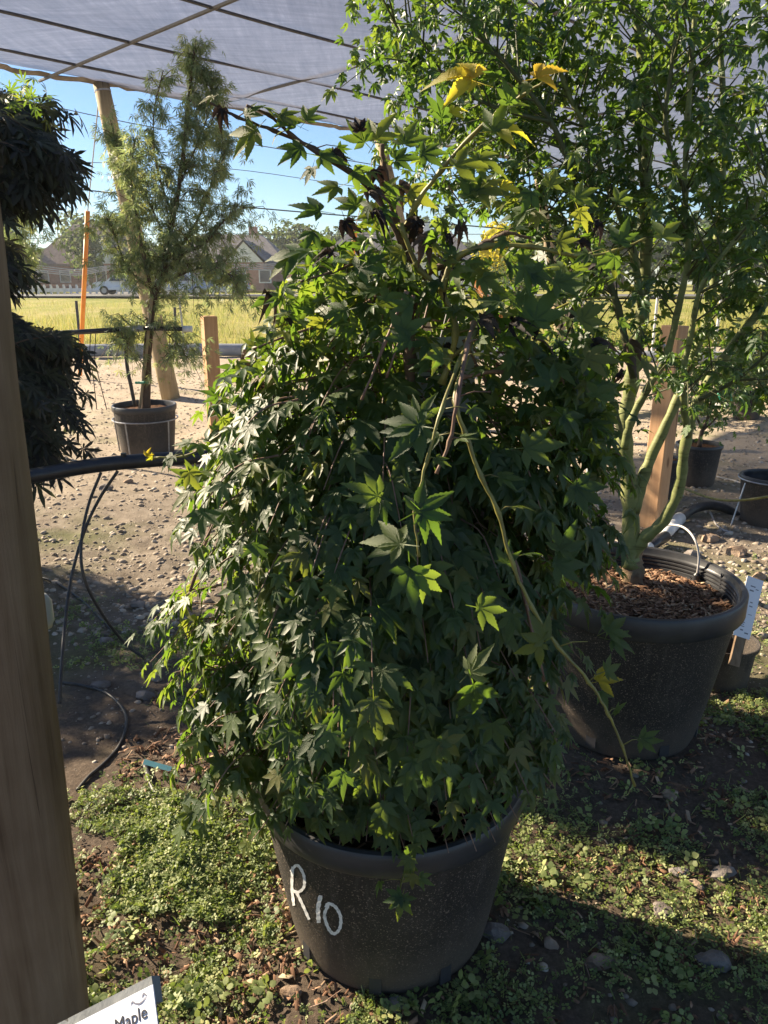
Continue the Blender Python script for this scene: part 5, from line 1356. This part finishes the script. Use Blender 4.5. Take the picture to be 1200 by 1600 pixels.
# ================================================================== FRONT SIGN BOTTOM LEFT
fs = thing('plant_sign', (-.45, .96, 0), 'white Japanese Maple sign on a grey board at bottom left', 'sign')
e1 = at(240, 1538, .80); e2 = at(110, 1604, .80)
ux = (e1-e2).normalized(); cdir = (ray(240, 1538)).normalized()
uz = (Vector((0, -.55, .84))).normalized(); uy = uz.cross(ux).normalized()
fr = (e1, ux, uy, ux.cross(uy))
W_ = .24
slab(fr, -W_, 0, -.16, 0, 0, .002, 'card', 'card', fs)
slab(fr, -W_-.01, -.004, -.02, .012, -.02, -.003, 'board', 'slat', fs)
c_ = fr[0]-ux*.10+uy*(-.08); MB().box((c_.x, c_.y+.03, c_.z/2-.02), (.03, .02, c_.z)).build('stake', M['slat'], fs)
def text_mesh(txt, size, fr, x, y, z, name, mat, parent, align='RIGHT', italic=.0):
    cu = bpy.data.curves.new(name, 'FONT'); cu.body = txt; cu.size = size; cu.align_x = align; cu.extrude = .0002; cu.shear = italic; cu.resolution_u = 3
    ob = bpy.data.objects.new(name, cu); C.objects.link(ob)
    dg = bpy.context.evaluated_depsgraph_get(); me = bpy.data.meshes.new_from_object(ob.evaluated_get(dg))
    C.objects.unlink(ob); bpy.data.objects.remove(ob)
    c, ux, uy, uz = fr; off = parent_loc(parent)
    for v in me.vertices: v.co = c+ux*(x+v.co.x)+uy*(y+v.co.y)+uz*(z+v.co.z)-off
    me.materials.clear(); me.materials.append(M[mat]); o = bpy.data.objects.new(name, me); return link(o, parent)
text_mesh('Japanese Maple', .0225, fr, -.013, -.034, .0028, 'lettering', 'ink', fs)
# small swoosh emblem above the words
def flat_ribbon(fr, pts, wd, name, parent, mat='ink2'):
    P = catmull([Vector((a, b, 0)) for a, b in pts], 5); v = []; f = []; c, ux, uy, uz = fr
    for i, p in enumerate(P):
        t = (P[min(i+1, len(P)-1)]-P[max(i-1, 0)]).normalized(); n_ = Vector((-t.y, t.x, 0)); ww = wd[0]+(wd[1]-wd[0])*abs(math.sin(3.14*i/(len(P)-1)))
        for s in (-1, 1): q = p+n_*ww/2*s; v.append(c+ux*q.x+uy*q.y+uz*.0026)
    for i in range(len(P)-1): f.append((2*i, 2*i+1, 2*i+3, 2*i+2))
    return MB().add(v, f).build(name, M[mat], parent)
flat_ribbon(fr, [(-.034, -.010), (-.029, -.0125), (-.024, -.0145), (-.018, -.0135), (-.012, -.010)], (.0008, .0022), 'emblem', fs)
flat_ribbon(fr, [(-.038, -.0115), (-.035, -.0085), (-.031, -.0105)], (.0008, .002), 'emblem', fs)
flat_ribbon(fr, [(-.019, -.0095), (-.0155, -.0055), (-.011, -.0095)], (.0008, .0024), 'emblem', fs)

# ================================================================== GROUND DETAIL
def ico():
    t = (1+5**.5)/2
    v = np.array([(-1, t, 0), (1, t, 0), (-1, -t, 0), (1, -t, 0), (0, -1, t), (0, 1, t), (0, -1, -t), (0, 1, -t), (t, 0, -1), (t, 0, 1), (-t, 0, -1), (-t, 0, 1)], float); v /= np.linalg.norm(v[0])
    f = np.array([(0, 11, 5), (0, 5, 1), (0, 1, 7), (0, 7, 10), (0, 10, 11), (1, 5, 9), (5, 11, 4), (11, 10, 2), (10, 7, 6), (7, 1, 8), (3, 9, 4), (3, 4, 2), (3, 2, 6), (3, 6, 8), (3, 8, 9), (4, 9, 5), (2, 4, 11), (6, 2, 10), (8, 6, 7), (9, 8, 1)])
    return v, f
iv, iff = ico()
PEB = [(iv*NR.uniform(.7, 1.2, (12, 1))*np.array([1, .8, .5]), iff) for _ in range(5)]
def in_view(n, y0, y1, pw=1.0, wid=.62):
    y = y0+(y1-y0)*NR.random(n)**pw; x = NR.uniform(-1, 1, n)*(.35+y*wid); return x, y
def outside_pots(x, y):
    ok = np.ones(len(x), bool)
    for (a, b, r) in ((PX, PY, PB+.004), (QX, QY, QB+.005), (FXc, FYc, .24)): ok &= np.hypot(x-a, y-b) > r
    return ok
# pebbles
def pebbles(n, y0, y1, pw, s0, s1, label, dens=None):
    x, y = in_view(n, y0, y1, pw)
    ok = outside_pots(x, y)
    if dens is not None: ok &= NR.random(n) < dens(x, y)
    x, y = x[ok], y[ok]; k = len(x); s = s0+(s1-s0)*NR.random(k)**4.5
    a = NR.uniform(0, 6.28, k)
    V, F, A = scatter(PEB, np.stack([x, y, gh(x, y)+s*.02], 1), orient(np.stack([np.cos(a), np.sin(a), NR.normal(size=k)*.2], 1), np.stack([NR.normal(size=k)*.25, NR.normal(size=k)*.25, np.ones(k)], 1)), s)
    o = np_obj('gravel', V, F, M['pebble'], None, A); return tag(o, label, 'gravel', None, 'stuff')
pebbles(9000, 1.0, 4.6, 1.0, .003, .017, 'scattered grit and small stones on the near soil', lambda x, y: .25+.75*(y > 2.3))
pebbles(34000, 3.2, 14, 1.4, .005, .03, 'tan gravel of the yard behind the pots')
pebbles(2600, 3.0, 5.6, 1.0, .012, .04, 'heap of loose stones behind the wide pot', lambda x, y: np.exp(-((x-1.75)/.7)**2-((y-4.2)/.8)**2))
# bark litter in the foreground
nn = 9500; x = NR.uniform(-.9, 1.6, nn); y = NR.uniform(.95, 2.7, nn)
dn = (fbm(x*4, y*4, 77, 3) > .50)*1.0*np.where(x < .1, 1, .35) + .35*np.exp(-((x+.42)/.16)**2-((y-1.42)/.16)**2)+.12
ok = (NR.random(nn) < dn) & outside_pots(x, y); x, y = x[ok], y[ok]
o = chips(None, np.stack([x, y, gh(x, y)+.008], 1), .009, .034, name='leaf_litter', tilt=.5); tag(o, 'brown bark chips and dry leaf litter in the foreground', 'leaf litter', None, 'stuff')
# dry leaves curled
nn = 420; x = NR.uniform(-.85, .9, nn); y = NR.uniform(1.0, 2.4, nn); ok = outside_pots(x, y) & (fbm(x*3, y*3, 78, 2) > .42); x, y = x[ok], y[ok]; k = len(x)
V, F, A = scatter(L_dead, np.stack([x, y, gh(x, y)+.012], 1), orient(NR.normal(size=(k, 3))*np.array([1, 1, .2]), NR.normal(size=(k, 3))*.5+np.array([0, 0, 1])), NR.uniform(.014, .03, k))
M['litter_leaf'] = leafmat('dry_leaf', [(0, (.10, .05, .03)), (.6, (.24, .13, .08)), (1, (.42, .28, .18))], [(0, (.3, .15, .08)), (1, (.4, .2, .1))], .12, .8, .2)
o = np_obj('dry_leaves', V, F, M['litter_leaf'], None, A); tag(o, 'curled dry brown leaves among the weeds', 'dry leaves', None, 'stuff')
# ground cover weeds: little rosettes of round leaves
def rosette(n, seed):
    rr = random.Random(seed); V = []; F = []
    for i in range(n):
        a = 2*math.pi*i/n+rr.uniform(-.4, .4); L = rr.uniform(.6, 1.0); ww = .30; h = rr.uniform(.15, .6); ca, sa = math.cos(a), math.sin(a); o = len(V)
        for (t, w_, z_) in ((.25, 0, h*.6), (.6, -ww, h*.9), (.6, ww, h*.9), (.95, -ww*.7, h*.95), (.95, ww*.7, h*.95), (1.12, 0, h*.85)):
            V.append((t*L*ca-w_*sa, t*L*sa+w_*ca, z_))
        F += [(o, o+1, o+2), (o+1, o+3, o+4), (o+1, o+4, o+2), (o+3, o+5, o+4)]
    return np.array(V), np.array(F)
ROS = [rosette(4+i % 3, i) for i in range(6)]
def cover(n, fx0, fx1, y0, y1, dens, s0, s1, label, lift=.0):
    x = NR.uniform(fx0, fx1, n); y = NR.uniform(y0, y1, n); ok = outside_pots(x, y) & (NR.random(n) < dens(x, y)); x, y = x[ok], y[ok]; k = len(x)
    nm = np.stack([NR.normal(size=k)*.35-.1, NR.normal(size=k)*.35, np.ones(k)], 1)
    tp = NR.normal(size=(k, 3))
    hgt = np.clip(fbm(x*9, y*9, 88, 2)-.3, 0, 1)*.05*lift+NR.random(k)*.012
    V, F, A = scatter(ROS, np.stack([x, y, gh(x, y)+hgt], 1), orient(tp, nm), NR.uniform(s0, s1, k))
    o = np_obj('ground_cover', V, F, M['cover_leaf'], None, A); return tag(o, label, 'ground cover', None, 'stuff')
cover(26000, -.95, .25, .95, 2.05, lambda x, y: np.clip((fbm(x*5, y*5, 90, 3)-.46)*9, .04, 1)*np.where(fbm(x*4, y*4, 77, 3) > .56, .12, 1), .005, .0125, 'bright low chickweed carpet in the sunny left foreground', .8)
cover(1500, -.95, .25, .95, 2.05, lambda x, y: np.clip((fbm(x*6, y*6, 95, 3)-.52)*8, .0, 1), .018, .028, 'larger leaved weeds rising out of the sunny carpet', 1)
cover(1300, .1, 2.1, .95, 2.7, lambda x, y: np.clip((fbm(x*6, y*6, 96, 3)-.50)*8, .0, 1), .018, .030, 'larger leaved weeds in the shaded right foreground', 1)
cover(6500, -.75, -.30, 1.55, 2.05, lambda x, y: np.exp(-((x+.54)/.2)**2-((y-1.8)/.2)**2), .008, .0155, 'rounded mound of weeds against the left post', 1)
cover(22000, .1, 2.1, .95, 2.7, lambda x, y: np.clip((fbm(x*4, y*4, 91, 3)-.34)*6, .08, .97), .006, .014, 'shaded green weeds in the right foreground', .5)
cover(9000, -1.9, .2, 2.0, 3.6, lambda x, y: np.clip((fbm(x*2.6, y*2.6, 92, 3)-.47)*6, 0, .8), .008, .016, 'dim weeds on the dark soil behind the pot', .5)
cover(5000, 1.1, 3.2, 2.4, 4.2, lambda x, y: np.clip((fbm(x*2.6, y*2.6, 93, 3)-.42)*5, 0, .8), .008, .016, 'weeds between the wide pot and the right edge', .4)
nb = 1500; x = NR.uniform(-.9, 2.0, nb); y = NR.uniform(1.0, 2.8, nb); ok = outside_pots(x, y) & (fbm(x*3, y*3, 97, 2) > .46); x, y = x[ok], y[ok]; k = len(x)
V, F, A = scatter([(b_[0]*np.array([1.6, 1, 1.2]), b_[1]) for b_ in blade], np.stack([x, y, gh(x, y)], 1), orient(np.stack([NR.normal(size=k)*.5, NR.normal(size=k)*.5, np.ones(k)], 1), NR.normal(size=(k, 3))*np.array([1, 1, .1])), NR.uniform(.018, .05, k))
o = np_obj('grass_blades', V, F, M['cover_leaf'], None, A); tag(o, 'short grass blades poking through the near weeds', 'grass', None, 'stuff')
# thin straw
st = MB()
for i in range(70):
    x_, y_ = R.uniform(-.8, .9), R.uniform(1.05, 2.3)
    if math.hypot(x_-PX, y_-PY) < PB+.05: continue
    a = R.uniform(0, 6.28); L = R.uniform(.02, .06); g_ = gz(x_, y_)+.012
    st.tube([(x_, y_, g_), (x_+L*math.cos(a), y_+L*math.sin(a), g_+R.uniform(0, .02))], .0012, 4)
o = st.build('straw', M['twig'], None); tag(o, 'short dry twigs and straw strewn over the weeds', 'straw', None, 'stuff')

# individual rocks
def rock(px, py, wpx, label, mat='rock', flat=.55, seed=0, asp=.75):
    g = atz(px, py, 0); z0 = gz(g.x, g.y); d = (g-Vector((0, 0, CAMZ))).length; s = wpx/FOC*d/2
    bpy_v, f = iv, iff
    # subdivide once
    V = [Vector(p) for p in iv]; cache = {}; F = []
    def mid(a, b):
        k_ = (min(a, b), max(a, b))
        if k_ not in cache: cache[k_] = len(V); V.append(((V[a]+V[b])/2).normalized())
        return cache[k_]
    for (a, b, c) in iff:
        a, b, c = int(a), int(b), int(c); ab, bc, ca = mid(a, b), mid(b, c), mid(c, a); F += [(a, ab, ca), (b, bc, ab), (c, ca, bc), (ab, bc, ca)]
    rr = random.Random(seed); planes = [(Vector((rr.gauss(0, 1), rr.gauss(0, 1), rr.gauss(0, 1))).normalized(), rr.uniform(.55, .85)) for _ in range(9)]
    out = []
    rot = Matrix.Rotation(rr.uniform(0, 3), 3, 'Z')
    for v in V:
        p = v.copy()
        for n_, dd_ in planes:
            q = p.dot(n_)-dd_
            if q > 0: p -= n_*q
        p = Vector((p.x, p.y*asp, p.z*flat))*1.2
        out.append(p*s)
    mb = MB(); mb.add([Vector((g.x, g.y, z0+s*flat*.35))+Matrix.Rotation(rr.uniform(-.4, .4), 3, 'Z')@p for p in out], F)
    o = mb.build('rock', M[mat]); return tag(o, label, 'rock')
RK = [(1115, 1497, 42, 'grey squarish rock at the lower right among weeds', 'rock', .6, 3),
      (1038, 1415, 32, 'grey wedge shaped rock below the sunlit stone at right', 'rock', .5, 5),
      (1085, 1375, 30, 'small stone catching a patch of sun at right', 'rock_tan', .4, 7),
      (1062, 1355, 26, 'dim round stone just above the sunlit stone', 'rock', .5, 8),
      (1130, 1358, 34, 'broad grey stone right of the sunlit stone', 'rock', .5, 9),
      (1045, 1240, 26, 'brown rock in the sunny strip below the wide pot', 'rock_tan', .6, 11),
      (860, 1470, 22, 'brown angular rock right of the R 10 pot', 'rock_tan', .8, 12),
      (940, 1497, 56, 'long flat pale stone in the lower right weeds', 'rock_tan', .3, 13, .35),
      (775, 1460, 36, 'dark round rock touching the right side of the R 10 pot', 'rock', .6, 14),
      (620, 1572, 26, 'brown stone at the foot of the R 10 pot', 'rock', .7, 15),
      (455, 1550, 28, 'pale rounded stone left of the R 10 pot foot', 'rock_tan', .6, 16),
      (438, 1425, 16, 'small tan stone against the left wall of the R 10 pot', 'rock_tan', .7, 17),
      (264, 1298, 22, 'whitish stone on the dark soil under the black hose', 'rock', .6, 18),
      (228, 1085, 28, 'grey stone right of the looping grey hose', 'rock', .6, 19),
      (168, 1000, 24, 'stone beside the loose drip line end', 'rock', .6, 20),
      (215, 945, 22, 'grey stone on the dim dirt left of the bush', 'rock', .6, 21),
      (158, 1068, 26, 'flat grey stone inside the hose loop', 'rock', .5, 22),
      (245, 1060, 20, 'small stone close to the left edge of the bush', 'rock', .6, 23),
      (165, 768, 24, 'whitish stone in the shadow right of the post below the pipe', 'rock', .5, 24),
      (200, 756, 14, 'small pale stone under the pipe', 'rock_tan', .6, 25),
      (1110, 850, 26, 'pale tan rock on top of the stone heap', 'rock_tan', .7, 26),
      (1150, 870, 30, 'rounded rock at the right of the stone heap', 'rock_tan', .6, 27),
      (1185, 905, 22, 'tan rock beside the white tag', 'rock_tan', .6, 28),
      (1082, 872, 24, 'dim rock right behind the rim of the wide pot', 'rock', .6, 29),
      (1128, 800, 22, 'pale rock behind the curved ground hose', 'rock_tan', .6, 30),
      (1130, 1120, 20, 'small stone in the shade right of the wide pot', 'rock', .5, 31),
      (990, 1478, 16, 'little grey stone left of the squarish rock', 'rock', .5, 32)]
for r_ in RK: rock(*r_[:3], r_[3], r_[4], r_[5], r_[6], *(r_[7:]))

# air: the far houses and trees fade slightly towards the low sun
hz = MB().box((10, 95, 5.2), (460, 240, 13.0)).build('haze', M['trim'])
hm = bpy.data.materials.new('haze_air'); hm.use_nodes = True; hn = hm.node_tree; hn.nodes.clear()
ho = hn.nodes.new('ShaderNodeOutputMaterial'); pv = hn.nodes.new('ShaderNodeVolumePrincipled')
pv.inputs['Color'].default_value = (.93, .96, 1, 1); pv.inputs['Density'].default_value = .0005; pv.inputs['Anisotropy'].default_value = .3
hn.links.new(pv.outputs[0], ho.inputs['Volume']); hz.data.materials.clear(); hz.data.materials.append(hm); hz['kind'] = 'stuff'; hz['label'] = 'thin pale haze over the yard and field'
